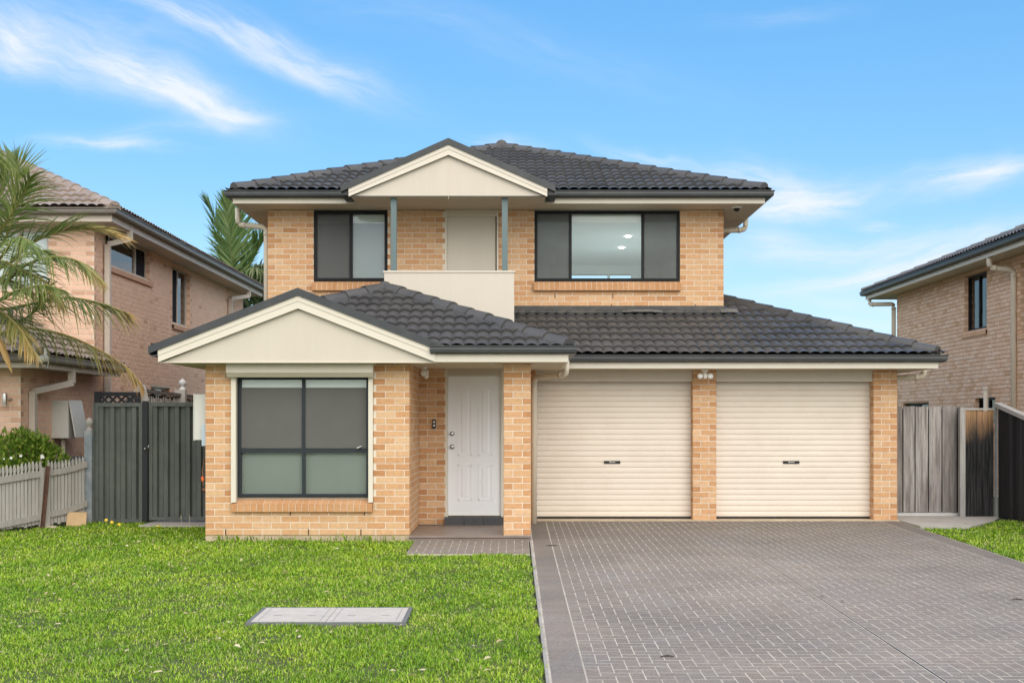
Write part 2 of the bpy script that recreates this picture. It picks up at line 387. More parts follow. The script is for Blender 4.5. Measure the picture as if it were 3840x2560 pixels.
CERAM = M('white_plastic', (.76, .74, .68), .4, .03, 5)
ORANGE = M('orange_tap_cap', (.75, .14, .03), .4, .05, 5)
COPPER = M('copper_pipe', (.17, .085, .05), .5, .2, 12, metal=.2)
PALEBL = M('pale_blue_plastic', (.42, .50, .56), .5, .05, 5)

# ------------------------------------------------------------------ generic window in a wall frame
def window(parent, fr, u0, u1, z0, z1, depth, fw, fmat, splits=(), rows=(), screens=(), blind=None, blind_mat=None, refl_strip=None, room=False, glass=GLASS, fdep=.05, srow=None, smat=None, boff=.045, btop=None):
    """frame set back by depth; splits / rows are mullion and transom centres; screens = indices of bays that carry insect mesh"""
    f = MB(); a, b = -depth - fdep, -depth
    f.fbox(fr, u0, u0 + fw, a, b, z0, z1); f.fbox(fr, u1 - fw, u1, a, b, z0, z1)
    f.fbox(fr, u0 + fw, u1 - fw, a, b, z1 - fw, z1); f.fbox(fr, u0 + fw, u1 - fw, a, b, z0, z0 + fw)
    for s in splits: f.fbox(fr, s - fw * .45, s + fw * .45, a + .004, b + .004, z0 + fw, z1 - fw)
    for r in rows: f.fbox(fr, u0 + fw, u1 - fw, a + .008, b + .007, r - fw * .55, r + fw * .55)
    f.fbox(fr, u0 + fw, u1 - fw, b - .012, b + .012, z0 + fw * .35, z0 + fw * .6)
    w = f.build('window', fmat, parent)
    g = MB(); g.fbox(fr, u0 + fw, u1 - fw, -depth - fdep * .6 - .006, -depth - fdep * .6, z0 + fw, z1 - fw); g.build('pane', glass, w)
    eds = [u0 + fw, *splits, u1 - fw]
    for i in screens:
        sm = MB(); p, q = eds[i] + (.012 if i else 0), eds[i + 1] - (.012 if i < len(eds) - 2 else 0)
        lo, hi = (z0 + fw, z1 - fw) if srow is None else srow
        sm.fbox(fr, p, q, b - .021, b - .018, lo, hi); sm.build('insect_screen', smat or SCREEN, w)
    if blind:
        bl = MB(); bl.fbox(fr, u0 + .01, u1 - .01, a - boff, a - boff + .005, z0 if blind is True else blind, (z1 - .01) if btop is None else btop); bl.build('blind', blind_mat or BLIND, w)
    if refl_strip:
        pm = MB(); pm.fbox(fr, u0 + fw, u1 - fw, a - .033, a - .008, z1 - fw - refl_strip, z1 - fw + .01); pm.build('painted_reflection_strip', REFLSTRIP, w)  # reflection at the head of the pane, built as a pale strip
    if not room:
        bk = MB(); bk.fbox(fr, u0, u1, a - .26, a - .25, z0, z1)
        for p, q in ((u0 - .01, u0), (u1, u1 + .01)): bk.fbox(fr, p, q, a - .25, a - .001, z0, z1)
        bk.fbox(fr, u0, u1, a - .25, a - .001, z0 - .01, z0); bk.fbox(fr, u0, u1, a - .25, a - .001, z1, z1 + .01)
        bk.build('window_niche', ROOMW, w)
    return w
def fascia(parent, path, z0, z1, mat=None):
    m = MB(); h = z1 - z0
    m.sweep(path, [(-.025, 0), (0, 0), (0, h * .45), (.006, h * .47), (.006, h * .56), (0, h * .58), (0, h), (-.025, h)], z0); return m.build('fascia', mat or CREAM2, parent)
def gutter(parent, path, z, mat=None):
    m = MB(); m.sweep(path, GUTTER, z); return m.build('gutter', mat or CHAR, parent)
def downpipe(parent, path, r=.045, mat=None, square=False):
    m = MB()
    if square:
        for a, b in zip(path, path[1:]): m.bar(a, b, r * 2, r * 2.0, up=(0, 1, 0) if abs(Vector(b)[2] - Vector(a)[2]) > abs(Vector(b)[0] - Vector(a)[0]) + abs(Vector(b)[1] - Vector(a)[1]) else (0, 0, 1))
        return m.build('downpipe', mat or PIPE, parent)
    q = [Vector(p) for p in path]; out = [q[0]]
    for i in range(1, len(q) - 1):                                   # rounded elbows
        a, b = (q[i - 1] - q[i]).normalized(), (q[i + 1] - q[i]).normalized(); k = min(.09, (q[i - 1] - q[i]).length * .45, (q[i + 1] - q[i]).length * .45)
        for t in (0, .33, .67, 1): out.append((q[i] + a * k) * (1 - t) ** 2 + q[i] * 2 * t * (1 - t) + (q[i] + b * k) * t * t)
    out.append(q[-1]); m.tube(out, r, 12)
    for i in range(1, len(q) - 1):
        a = (q[i + 1] - q[i]).normalized(); m.tube([q[i] + a * .09, q[i] + a * .14], r * 1.12, 12)
    return m.build('downpipe', mat or PIPE, parent, smooth=True)
def roof(parent, parts, caps, mat, name='roof', du=.02):
    m = MB()
    for O, ud, vd, poly in parts: tiles(m, O, ud, vd, poly, du=du)
    r = m.build(name, mat, parent)
    for a, b in caps:
        c = MB(); ridge_caps(c, a, b); c.build('ridge_cap', mat, r)
    return r
def barge(parent, ax, y, za, hw, slope, hl, hr, zb):
    """two raking boards of a gable end; ax, za apex of the top edge; hw board depth (vertical); hl/hr half widths"""
    for s, h in ((-1, hl), (1, hr)):
        m = MB(); ze = za - slope * h; xe = ax + s * h
        for y0, y1, o0, o1 in ((y, y + .03, 0, hw), (y - .008, y - .001, .0, hw * .42)):
            p = [(ax, y0, za - o1), (xe, y0, max(zb, ze - o1)), (xe, y1, max(zb, ze - o1)), (ax, y1, za - o1), (ax, y0, za - o0), (xe, y0, ze - o0), (xe, y1, ze - o0), (ax, y1, za - o0)]
            m.hexa(p)
        m.build('barge_board', CREAM2, parent)
        c = MB(); e = h + .12
        p = [(ax, y - .03, za), (ax + s * e, y - .03, za - slope * e), (ax + s * e, y + .1, za - slope * e), (ax, y + .1, za),
             (ax, y - .03, za + .098), (ax + s * e, y - .03, za + .098 - slope * e), (ax + s * e, y + .1, za + .098 - slope * e), (ax, y + .1, za + .098)]
        c.hexa(p); c.build('barge_cap', CHAR, parent)

# ------------------------------------------------------------------ the house
H = thing('brick_house', 'two storey tan brick house with charcoal tiled roofs, white front door and cream garage doors', 'house', (0, 18, 0))
FX = lambda y: frame((0, y), (1, 0), (0, -1))                        # a wall facing the street; u = X
fF, fD, fG, fU = FX(16.05), FX(17.75), FX(18.58), FX(20.0)
xL, xR, zS = -4.047, -1.365, 2.335
# front room wall
m = MB(); brickwork(m, fF, xL, xR + .005, .069, zS, mu1=.005, holes= [(-3.70, -1.835, .46, 2.335)], weeps=[(-2.93, .327), (-1.955, .327), (-3.78, .069), (-2.69, .069), (-2.0, .069)]); m.build('brick_wall', BRK, H)
m = MB(); brickwork(m, frame((xR, 16.05), (0, 1), (1, 0)), -.005, 1.70, .069, zS, off=.005, mu0=.117); m.build('brick_wall', BRK, H)
m = MB(); m.box(xL, xR + .002, 16.06, 16.4, -.15, .068); m.build('slab_edge', PLINTH, H)
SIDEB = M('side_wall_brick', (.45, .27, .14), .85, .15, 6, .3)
for q in ((xL, xL + .11, 16.166, 20.0, -.1, zS), (xL, xL + .11, 20.112, 28, -.1, 5.03), (xL + .11, 3.45, 27.9, 28, -.1, 2.9), (3.347, 3.457, 20.112, 27.89, 3.0, 5.03), (5.743, 5.853, 18.96, 26, -.05, 2.34), (xL + .11, .0, 27.9, 28, 2.9, 5.03)):
    m = MB(); m.box(*q); m.build('brick_wall', SIDEB, H)
# shutter box, guides and front window
m = MB(); m.prism([(0, 0), (.13, 0), (.185, .06), (.185, .195), (0, .195)], (-3.735, 16.048, 2.14), (-1.823, 16.048, 2.14), (0, -1, 0), (0, 0, 1))
sb = m.build('shutter_box', CREAM, H)
m = MB(); m.box(-3.73, -1.83, 15.858, 15.8625, 2.296, 2.302); m.build('shutter_seam', SOFFIT, sb)
for a, b in ((-3.70, -3.637), (-1.897, -1.838)):
    m = MB(); m.box(a, b, 15.995, 16.09, .50, 2.15); m.build('shutter_guide', CREAM2, H)
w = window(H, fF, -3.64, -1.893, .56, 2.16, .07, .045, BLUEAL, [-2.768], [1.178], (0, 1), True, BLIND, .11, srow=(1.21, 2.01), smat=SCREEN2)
m = MB(); m.tube([(-2.02, 16.105, 1.205), (-2.05, 16.06, 1.215), (-1.99, 16.055, 1.235)], .012, 8); m.build('window_latch', STEEL, w)
m = MB(); soldier_sill(m, fF, -3.70, -1.838, .535, .377, .06); m.build('window_sill', [MORTAR, HEADER], w)
m = MB(); m.box(-3.695, -1.84, 16.16, 16.2, .38, .57); m.build('brick_wall', MORTAR, H)
# front gable
m = MB(); m.add([(-4.55, 15.735, 2.317), (-.98, 15.735, 2.317), (-2.763, 15.735, 3.05), (-4.55, 15.8, 2.317), (-.98, 15.8, 2.317), (-2.763, 15.8, 3.05)], [(0, 1, 2), (3, 5, 4), (0, 3, 4, 1), (1, 4, 5, 2), (2, 5, 3, 0)])
m.add([(-2.631, 15.733, 2.32), (-2.626, 15.733, 2.32), (-2.626, 15.733, 2.95), (-2.631, 15.733, 2.95)], [(0, 1, 2, 3)], 1)
m.build('gable_cladding', [CREAM, SOFFIT], H)
barge(H, -2.763, 15.675, 3.18, .165, .39, 1.80, 1.76, 2.325)
# porch: floor, step, door wall, pillar
m = MB(); m.box(-1.36, .236, 15.99, 17.66, .034, .064); pf = m.build('porch_floor', PORCH, H)
m = MB(); m.box(-1.36, .230, 16.005, 17.6, -.06, .03); m.build('porch_riser', PORCH, pf)
m = MB(); m.box(-1.36, .23, 15.9885, 15.9895, .037, .041); m.build('porch_joint', DARKP, pf)
m = MB()
for i in range(3): m.box(-.99 + i * .285, -.99 + i * .285 + .281, 17.655, 17.78, .0645, .178)
m.build('door_step', STEPT, H)
m = MB(); brickwork(m, fD, xR, -.135, .064, zS, [(-.985, -.135, 0, 3)], zb=.069, off=.0); m.build('brick_wall', BRK, H)
m = MB(); brickwork(m, frame((.25, 17.75), (0, 1), (1, 0)), .112, .83, .0, 2.34); m.build('brick_wall', BRK, H)
m = MB(); brickwork(m, FX(17.75), -.135, .25, .064, zS); m.build('brick_wall', BRK, H)
d = MB(); d.box(-.945, -.175, 17.79, 17.83, .19, 2.225)
for (a, b) in ((-.80, -.60), (-.50, -.30)):
    for (c, e) in ((.42, .93), (1.07, 2.05)):
        for q in ((a, b, c, c + .012), (a, b, e - .012, e), (a, a + .012, c, e), (b - .012, b, c, e)): d.box(q[0], q[1], 17.784, 17.792, q[2], q[3])
        d.prism([(0, 0), (b - a - .08, 0), (b - a - .10, .006), (.02, .006)], (a + .04, 17.791, c + .04), (a + .04, 17.791, e - .04), (1, 0, 0), (0, -1, 0))
fd = d.build('front_door', WHITE, H)
for z in (1.385, 1.195):
    m = MB(); m.lathe((-.885, 17.789, z), [(.034, 0), (.034, .008), (.022, .012), (.022, .03), (.028, .036), (.026, .05), (.012, .054)], 16, (0, -1, 0)); m.build('door_knob', STEEL, fd, True)
m = MB(); m.box(-.955, -.948, 17.76, 17.775, 1.33, 1.43); m.build('strike_plate', STEEL, fd)
m = MB(); m.box(-.94, -.18, 17.782, 17.79, .19, .215); m.build('door_seal', CERAM, fd)
m = MB(); m.box(-.985, -.947, 17.745, 17.86, .178, 2.33); m.box(-.173, -.135, 17.745, 17.86, .178, 2.33); m.box(-.947, -.173, 17.75, 17.86, 2.228, 2.245); m.build('door_frame', CREAM2, H)
m = MB(); m.box(-.947, -.173, 17.765, 17.86, 2.246, 2.334); m.build('door_head_panel', CREAM, H)
m = MB()
for fr, a, b, o, q in ((FX(16.05), -.123, .237, .005, (0, 0)), (frame((-.118, 16.40), (0, -1), (-1, 0)), 0, .355, .125, (0, .117)), (frame((.232, 16.05), (0, 1), (1, 0)), -.005, .35, .13, (.117, 0))): brickwork(m, fr, a, b, .064, 2.335, zb=.069, off=o, mu0=q[0] or (.005 if fr(0, 0, 1)[1] < 16 else 0), mu1=q[1] or (.005 if fr(0, 0, 1)[1] < 16 else 0))
m.build('porch_pillar', BRK, H)
m = MB(); m.box(-1.17, -1.12, 17.70, 17.75, 1.46, 1.59); db = m.build('doorbell', DARKP, H)
for z in (1.555, 1.505):
    m = MB(); m.lathe((-1.145, 17.701, z), [(.014, 0), (.014, .004), (.006, .006)], 12, (0, -1, 0)); m.build('button', CERAM, db)
def floodlight(x, y, z, heads, sensor, k=.62):
    S = lambda *pr: [(r * k, h * k) for r, h in pr]
    m = MB(); m.lathe((x, y, z), S((.085, 0), (.08, -.03), (.045, -.075), (.03, -.09)), 18); m.tube([(x, y, z - .08 * k), (x, y - .02 * k, z - .13 * k)], .02 * k, 8)
    f = m.build('floodlight', CERAM, H, True)
    for hx, hy, hz, ax in heads:
        a = Vector(ax).normalized(); q = Vector((x + hx * k, y + hy * k, z + hz * k))
        m = MB(); m.tube([(x, y - .01 * k, z - .085 * k), q - a * .05 * k], .013 * k, 8); m.lathe(q, S((.03, -.1), (.055, -.06), (.066, 0), (.066, .012)), 18, a); hd = m.build('lamp_head', CERAM, f, True)
        m = MB(); m.lathe(q + a * .0125 * k, S((.056, 0), (.05, .008), (.02, .014)), 18, a); m.build('lamp_lens', LENS, hd, True)
    m = MB(); m.lathe((x + sensor[0] * k, y + sensor[1] * k, z + sensor[2] * k), S((.02, .06), (.048, .04), (.052, 0), (.05, -.045), (.03, -.07), (.01, -.08)), 16); m.build('motion_sensor', CERAM, f, True)
floodlight(-1.235, 16.9, 2.325, [(-.0, -.10, -.16, (-.1, -1, -.25)), (.07, -.02, -.14, (.9, -.5, -.1))], (.06, -.06, -.20))
floodlight(2.885, 18.33, 2.345, [(-.125, -.09, -.165, (-.05, -1, -.12)), (.125, -.09, -.165, (.05, -1, -.12))], (0, -.09, -.15))
for x in (-1.0, -.28):
    m = MB(); m.lathe((x, 16.15, 2.3235), [(.05, 0), (.045, -.006), (.036, -.002)], 20); m.build('recessed_downlight', LENS, H, True)
# porch eave
m = MB(); slab_poly(m, [(-4.54, 15.80), (.69, 15.80), (.69, 18.2), (-4.54, 18.2)], 2.326, 2.34); m.build('soffit', SOFFIT, H)
m = MB(); slab_poly(m, [(-4.54, 15.72), (-.99, 15.72), (-.99, 15.735), (-4.54, 15.735)], 2.318, 2.330); m.build('gable_flashing', CREAM2, H)
fascia(H, [(-1.005, 15.70), (.715, 15.70), (.715, 18.1)], 2.327, 2.50)
gutter(H, [(-1.06, 15.72), (.716, 15.72), (.716, 17.95)], 2.535)
gutter(H, [(-4.57, 20.0), (-4.57, 15.69)], 2.50); fascia(H, [(-4.565, 20), (-4.565, 15.71)], 2.33, 2.49)
sq = math.sqrt
def slopes(x0, x1, y0, y1, z, k, nd=('f', 'l', 'r')):
    """the planes of a hip roof over a plan rectangle; the hips rise at 45 degrees in plan"""
    c, h = (x0 + x1) / 2, (x1 - x0) / 2; L = sq(1 + k * k); out = []
    if 'f' in nd: out.append(((x0, y0, z), (1, 0, 0), (0, 1, k), [(0, 0), (2 * h, 0), (h, h * L)]))
    if 'l' in nd: out.append(((x0, y1, z), (0, -1, 0), (1, 0, k), [(0, 0), (y1 - y0, 0), (y1 - y0 - h, h * L), (0, h * L)]))
    if 'r' in nd: out.append(((x1, y0, z), (0, 1, 0), (-1, 0, k), [(0, 0), (y1 - y0, 0), (y1 - y0, h * L), (h, h * L)]))
    return out, (c, y0 + h, z + k * h)
k = .39
pl, ap = slopes(-4.64, .79, 15.66, 19.9, 2.50, k); L = sq(1 + k * k)
pl = pl[1:] + [(pl[0][0], pl[0][1], pl[0][2], [(3.58, 0), (5.43, 0), (2.715, 2.715 * L), (1.877, 1.77 * L)]), (pl[0][0], pl[0][1], pl[0][2], [(.35, .36 * L), (1.877, 1.77 * L), (2.715, 2.715 * L)])]
roof(H, pl, [((-3.5, 16.78, 2.985), (ap[0], ap[1], ap[2] + .02)), ((.70, 15.75, 2.55), (ap[0], ap[1], ap[2] + .02)), ((ap[0], ap[1] - .05, ap[2] + .01), (ap[0], 18.93, ap[2] + .01))], TILE)
def gable_roof(ax, y0, y1, za, slope, h):
    L = sq(1 + slope * slope); parts = []
    parts.append(((ax - h, y1, za - slope * h), (0, -1, 0), (1, 0, slope), [(0, 0), (y1 - y0, 0), (y1 - y0, h * L), (0, h * L)]))
    parts.append(((ax + h, y0, za - slope * h), (0, 1, 0), (-1, 0, slope), [(0, 0), (y1 - y0, 0), (y1 - y0, h * L), (0, h * L)]))
    roof(H, parts, [], TILE, du=.04)
gable_roof(-2.763, 15.80, 17.6, 3.20, .39, 1.85)
# garage
m = MB(); brickwork(m, fG, .25, .347, .03, 2.35); m.build('brick_wall', BRK, H)
for a, b in ((2.745, 3.095), (5.50, 5.853)):
    m = MB()
    for fr, p, q, o, e, h in ((fG, a - .005, b + .005, .005, .005, .005), (frame((a, 18.95), (0, -1), (-1, 0)), 0, .375, .125, 0, .117), (frame((b, 18.58), (0, 1), (1, 0)), -.005, .37, .13, .117, 0)): brickwork(m, fr, p, q, .062, 2.347, zb=.066, off=o, mu0=e, mu1=h)
    m.build('garage_pillar', BRK, H)
m = MB(); m.box(.25, 5.86, 18.47, 19.2, -.05, .0685); m.build('garage_slab', PLINTH, H)
for i, (a, b) in enumerate(((.347, 2.745), (3.095, 5.50))):
    m = MB(); m.box(a + .001, b - .001, 18.615, 18.70, 2.172, 2.346); m.build('garage_head_panel', CREAM, H)
    prof = []; z = .10; p = .0842
    while z < 2.26:
        bk = max(0, z - 2.02) ** 2 * 1.6
        for dz, dy in ((0, .012), (.0035, .012), (.007, 0), (.022, -.002), (.043, -.003), (.064, -.002), (.078, 0), (.0815, .012)): prof.append((dy + bk, z + dz))
        z += p * (1 if z < 2.0 else .72)
    prof += [(.10, prof[-1][1]), (.03, .10)]
    m = MB(); m.prism(prof, (a - .03 if i else a + .002, 18.77, 0), (b - .002 if i == 0 else b - .002, 18.77, 0), (0, 1, 0), (0, 0, 1)); g = m.build('garage_door', DOORCREAM, H)
    m = MB(); m.box(a + .01, b - .01, 18.765, 18.79, .0705, .098); m.build('bottom_seal', DARKP, g)
    hx = X(1406, 18.77) if i == 0 else X(1817, 18.77); hz = Z(1061, 18.77)
    m = MB(); m.box(hx - .125, hx + .125, 18.752, 18.775, hz - .02, hz + .02); hd = m.build('door_handle', DARKP, g)
    m = MB(); m.box(hx - .04, hx - .028, 18.7505, 18.7525, hz - .008, hz + .012)
    for q in range(5): m.box(hx - .02 + q * .014, hx - .011 + q * .014, 18.7505, 18.7525, hz - .005, hz + .004 + .003 * (q % 2))
    m.build('handle_badge', CERAM, hd)
m = MB(); slab_poly(m, [(.25, 18.07), (6.28, 18.07), (6.28, 26), (5.76, 26), (5.76, 18.72), (.25, 18.72)], 2.3475, 2.36); m.build('soffit', SOFFIT, H)
fascia(H, [(.70, 18.05), (6.30, 18.05), (6.30, 26)], 2.349, 2.50)
gutter(H, [(.70, 18.065), (6.30, 18.065), (6.30, 26)], 2.545)
L = sq(1 + k * k)
gp = [((-.1, 17.975, 2.535), (1, 0, 0), (0, 1, k), [(0, 0), (3.60, 0), (3.60, 2.1 * L), (0, 2.1 * L)]),
      ((-.1, 17.975, 2.535), (1, 0, 0), (0, 1, k), [(3.60, 0), (6.49, 0), (3.60, 2.89 * L)]),
      ((6.39, 17.975, 2.535), (0, 1, 0), (-1, 0, k), [(0, 0), (8.1, 0), (8.1, 2.9 * L), (2.9, 2.9 * L)])]
roof(H, gp, [((6.27, 18.095, 2.595), (3.47, 20.895, 3.69))], TILE)
m = MB(); m.box(-.1, 3.47, 19.965, 19.999, 3.27, 3.458)
n = 120
vs = []
for i in range(n + 1):
    x = .03 + 3.45 * i / n; wv = .014 * math.sin(x * 39.27) + .01 * math.sin(x * 7.1)
    vs += [(x, 19.964, 3.39), (x, 19.83 + wv * .6, 2.545 + k * 1.93 + .075 + wv * .8), (x, 19.83 + wv * .6, 2.545 + k * 1.93 + .03)]
m.add(vs, [(i * 3 + q, i * 3 + 3 + q, i * 3 + 4 + q, i * 3 + 1 + q) for i in range(n) for q in (0, 1)])
fl = m.build('roof_flashing', FLASH, H)
for a, b, hh in ((1.78, 2.42, .35), (3.38, 3.66, .8)):
    m = MB(); n = int((b - a) / .05); top, bot = [], []
    for i in range(n + 1):
        x = a + (b - a) * i / n; e = min(i, n - i, 3) / 3; y0 = 19.80 + random.uniform(-.012, .012); h0 = (.02 + random.uniform(.0, .03) * hh) * (.3 + .7 * e) * (1 + (hh > 1) * .8 * math.sin(i * 1.9))
        zz0 = 2.545 + k * (y0 - 17.9) + .05
        top.append((x, y0 + .02, zz0 + h0 + .02)); bot.append((x, y0 - .035 * e, zz0 - .005 + .4 * h0))
    vs = [q for i in range(n + 1) for q in (bot[i], top[i], (top[i][0], 19.962, top[i][2] + .05 * hh))]
    m.add(vs, [(i * 3 + q, i * 3 + 3 + q, i * 3 + 4 + q, i * 3 + 1 + q) for i in range(n) for q in (0, 1)]); m.build('mortar_patch', PATCH, fl)
# balcony
zt = 3.88
m = MB(); m.box(-2.0, .02, 18.95, 19.01, 2.95, zt); m.box(-.04, .02, 19.01, 20.0, 2.95, zt); m.box(-2.0, -1.94, 19.01, 20.0, 2.95, zt); m.box(-1.94, -.04, 19.01, 20.0, 2.95, 3.05); bp = m.build('balcony_panel', CREAM, H)
m = MB(); m.box(-2.015, .035, 18.935, 19.025, zt, zt + .022); m.build('balcony_cap', CREAM2, bp)
for x in (-1.853, -.125):
    m = MB(); m.box(x - .045, x + .045, 18.94, 19.03, zt + .022, 5.034); m.build('balcony_post', POST, H)
# upper storey
m = MB(); zb = 3.454 - .086 * 6
brickwork(m, fU, -4.02, 3.457, 3.1, 5.034, [(-3.27, -2.055, 3.70, 5.1), (.352, 2.742, 3.70, 5.1), (-1.114, -.236, 3.0, 5.1)], zb=zb, weeps=[(.69, 3.583), (1.64, 3.583), (3.0 - .01, 3.411), (1.62, 3.411)] )
m.build('brick_wall', BRK, H)
for a, b in ((-3.27, -2.055), (.352, 2.742)):
    m = MB(); m.box(a, b, 20.004, 20.09, 3.70, 3.845); m.build('brick_wall', MORTAR, H)
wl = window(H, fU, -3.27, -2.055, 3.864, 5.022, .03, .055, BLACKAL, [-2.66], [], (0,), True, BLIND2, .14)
m = MB(); soldier_sill(m, fU, -3.295, -2.03, 3.858, 3.704, .075, back=.02); m.build('window_sill', [MORTAR, HEADER], wl)
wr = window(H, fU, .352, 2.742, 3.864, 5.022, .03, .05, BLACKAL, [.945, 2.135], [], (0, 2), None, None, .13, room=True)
m = MB(); soldier_sill(m, fU, .335, 2.755, 3.858, 3.704, .075, back=.02); m.build('window_sill', [MORTAR, HEADER], wr)
# the room behind that window: ceiling with two lit downlights and a far window
m = MB()
x0, x1, ya, yb, zf, zc = .1, 3.3, 20.125, 27.0, 2.9, 5.018
m.box(x0, x1, ya, yb, zf - .05, zf); m.box(x0, x1, ya, yb, zc, zc + .012); m.box(x0 - .03, x0, ya, yb, zf, zc); m.box(x1, x1 + .03, ya, yb, zf, zc)
m.box(x0, x1, yb, yb + .1, zf, 2.95); m.box(x0, x1, yb, yb + .1, 4.83, zc); m.box(x0, 1.27, yb, yb + .1, 2.95, 4.83); m.box(2.62, x1, yb, yb + .1, 2.95, 4.83); m.box(2.10, 2.15, yb + .01, yb + .09, 2.95, 4.83)
rm = m.build('upstairs_room', ROOMW, H)
for px, py in ((1443, 542), (1428, 568)):
    d_ = (zc - CAMZ) * F / (HY - py); x = X(px, d_)
    m = MB(); m.lathe((x, d_, zc - .001), [(.05, 0), (.05, -.012), (.045, -.015)], 20); m.build('room_downlight', DLIGHT, rm)
    l = bpy.data.lights.new('room_lamp', 'POINT'); l.energy = 7; l.shadow_soft_size = .05; l.color = (.92, 1, 1)
    lo = bpy.data.objects.new('room_lamp', l); COL.objects.link(lo); lo.location = (x, d_, zc - 1.2); lo.parent = rm
m = MB(); m.box(-1.114, -1.085, 19.985, 20.1, 3.05, 5.03); m.box(-.265, -.236, 19.985, 20.1, 3.05, 5.03); m.box(-1.085, -.265, 19.985, 20.1, 4.93, 4.95); m.build('door_frame', CREAM2, H)
m = MB(); m.box(-1.083, -.285, 20.03, 20.07, 3.06, 4.928); m.build('balcony_door', CREAM, H)
m = MB(); m.box(-1.085, -.265, 20.0, 20.09, 4.951, 5.034); m.build('door_head_panel', SOFFIT, H)
# upper eaves
m = MB(); slab_poly(m, [(-4.45, 19.46), (4.0, 19.46), (4.0, 29), (-4.45, 29)], 5.035, 5.05); slab_poly(m, [(-2.5, 18.86), (.5, 18.86), (.5, 19.459), (-2.5, 19.459)], 5.035, 5.05); m.build('soffit', SOFFIT, H)
fascia(H, [(-4.466, 29), (-4.466, 19.44), (-2.42, 19.44)], 5.037, 5.19); fascia(H, [(.50, 19.44), (4.02, 19.44), (4.02, 29)], 5.037, 5.19)
gutter(H, [(-4.466, 29), (-4.466, 19.43), (-2.60, 19.43)], 5.225); gutter(H, [(.60, 19.43), (4.03, 19.43), (4.03, 29)], 5.225)
pl, ap = slopes(-4.55, 4.11, 19.355, 29.0, 5.215, .385)
roof(H, pl, [((-4.43, 19.475, 5.28), (ap[0], ap[1], ap[2] + .02)), ((3.99, 19.475, 5.28), (ap[0], ap[1], ap[2] + .02)), ((ap[0], ap[1] - .1, ap[2] + .02), (ap[0], 28.9, ap[2] + .02))], TILE)
m = MB(); m.add([(-2.51, 18.86, 5.033), (.51, 18.86, 5.033), (-.994, 18.86, 5.70), (-2.51, 18.92, 5.033), (.51, 18.92, 5.033), (-.994, 18.92, 5.70)], [(0, 1, 2), (3, 5, 4), (0, 3, 4, 1), (1, 4, 5, 2), (2, 5, 3, 0)])
m.add([(-.997, 18.857, 5.0), (-.991, 18.857, 5.0), (-.991, 18.857, 5.62), (-.997, 18.857, 5.62)], [(0, 1, 2, 3)], 1); m.build('gable_cladding', [CREAM, SOFFIT], H)
barge(H, -.994, 18.80, 5.828, .155, .44, 1.54, 1.525, 5.03)
gable_roof(-.994, 18.9, 21.2, 5.85, .44, 1.6)
for s in (-1, 1):
    m = MB(); xx = -.994 + s * 1.60; m.box(xx - .06, xx + .06, 18.84, 19.46, 5.06, 5.16); m.build('gutter', CHAR, H)
m = MB(); m.lathe((3.62, 19.72, 5.034), [(.085, 0), (.085, -.02), (.06, -.03)], 20); cm = m.build('dome_camera', CERAM, H, True)
m = MB(); m.lathe((3.62, 19.72, 5.005), [(.055, 0), (.05, -.025), (.03, -.045), (.008, -.052)], 18); m.build('camera_dome', DARKP, cm, True)
# downpipes and services
downpipe(H, [(-4.57, 20.25, 5.10), (-4.57, 20.25, 4.83), (-4.085, 20.2, 4.78), (-4.085, 20.2, 2.6)])
downpipe(H, [(4.02, 21.05, 5.10), (4.02, 21.05, 4.87), (3.52, 21.05, 4.85), (3.52, 21.05, 3.7)])
downpipe(H, [(.775, 17.6, 2.44), (.775, 17.6, 2.235), (.315, 18.12, 2.225), (.315, 18.12, .045)], .042)
downpipe(H, [(6.36, 18.85, 2.44), (6.36, 18.85, 2.255), (5.91, 18.95, 2.235), (5.91, 18.95, .06)], .042)
m = MB(); m.box(-4.235, -4.05, 16.22, 16.62, 1.318, 1.925); mb_ = m.build('meter_box', GREYBOX, H)
m = MB(); m.box(-4.25, -4.236, 16.215, 16.63, 1.31, 1.93); m.build('meter_box_door', GREYBOX, mb_)
m = MB(); m.box(-4.12, -4.05, 16.14, 16.21, 1.24, 1.52); m.build('conduit', PALEBL, H)
m = MB(); m.tube([(-4.06, 16.3, 1.1), (-4.12, 16.28, 1.05), (-4.14, 16.26, .9), (-4.13, 16.25, .72), (-4.10, 16.22, .66)], .010, 8); m.lathe((-4.105, 16.23, .65), [(.026, -.03), (.03, 0), (.022, .025)], 12, (.5, -.8, -.2)); tp = m.build('garden_tap', COPPER, H, True)
m = MB(); m.lathe((-4.135, 16.25, .79), [(.014, -.02), (.02, 0), (.02, .03), (.01, .04)], 12); m.build('tap_cap', ORANGE, tp, True)
# ------------------------------------------------------------------ neighbour on the left
PINK = brick_mat('pink_brown_brick', [(.70, .46, .33), (.725, .485, .35), (.675, .44, .31), (.74, .50, .365)], .08)
PINKH = brick_mat('pink_brown_header', [(.53, .325, .22), (.565, .355, .245)], .08)
MORT2 = M('pale_mortar', (.66, .57, .47), .9, .1, 8)
PB = [MORT2, PINK, PINKH, WEEP]
NTRIM = M('stone_trim_paint', (.52, .46, .39), .5, .04, 3, grime=((.4, .35, .28), .2))
NTILE = tile_mat('brown_roof_tile', [(.30, .235, .19), (.33, .27, .225), (.28, .22, .18), (.36, .30, .255)], (.20, .15, .11))
NGUT = M('brown_grey_gutter', (.16, .145, .125), .4, .08, 4)
NSOF = M('stone_soffit', (.48, .42, .35), .7, .05, 2)
SILV = M('curtain_cloth', (.90, .92, .95), .8, .1, 3, stretch=(6, 6, .4))
DKBLIND = M('dark_room_cloth', (.06, .065, .07), .8, .1, 2)
NBH = thing('neighbour_house', 'pink brown brick house with brown tiled roof behind the picket fence and palm', 'house', (-9, 22, 0))
sx = -7.35
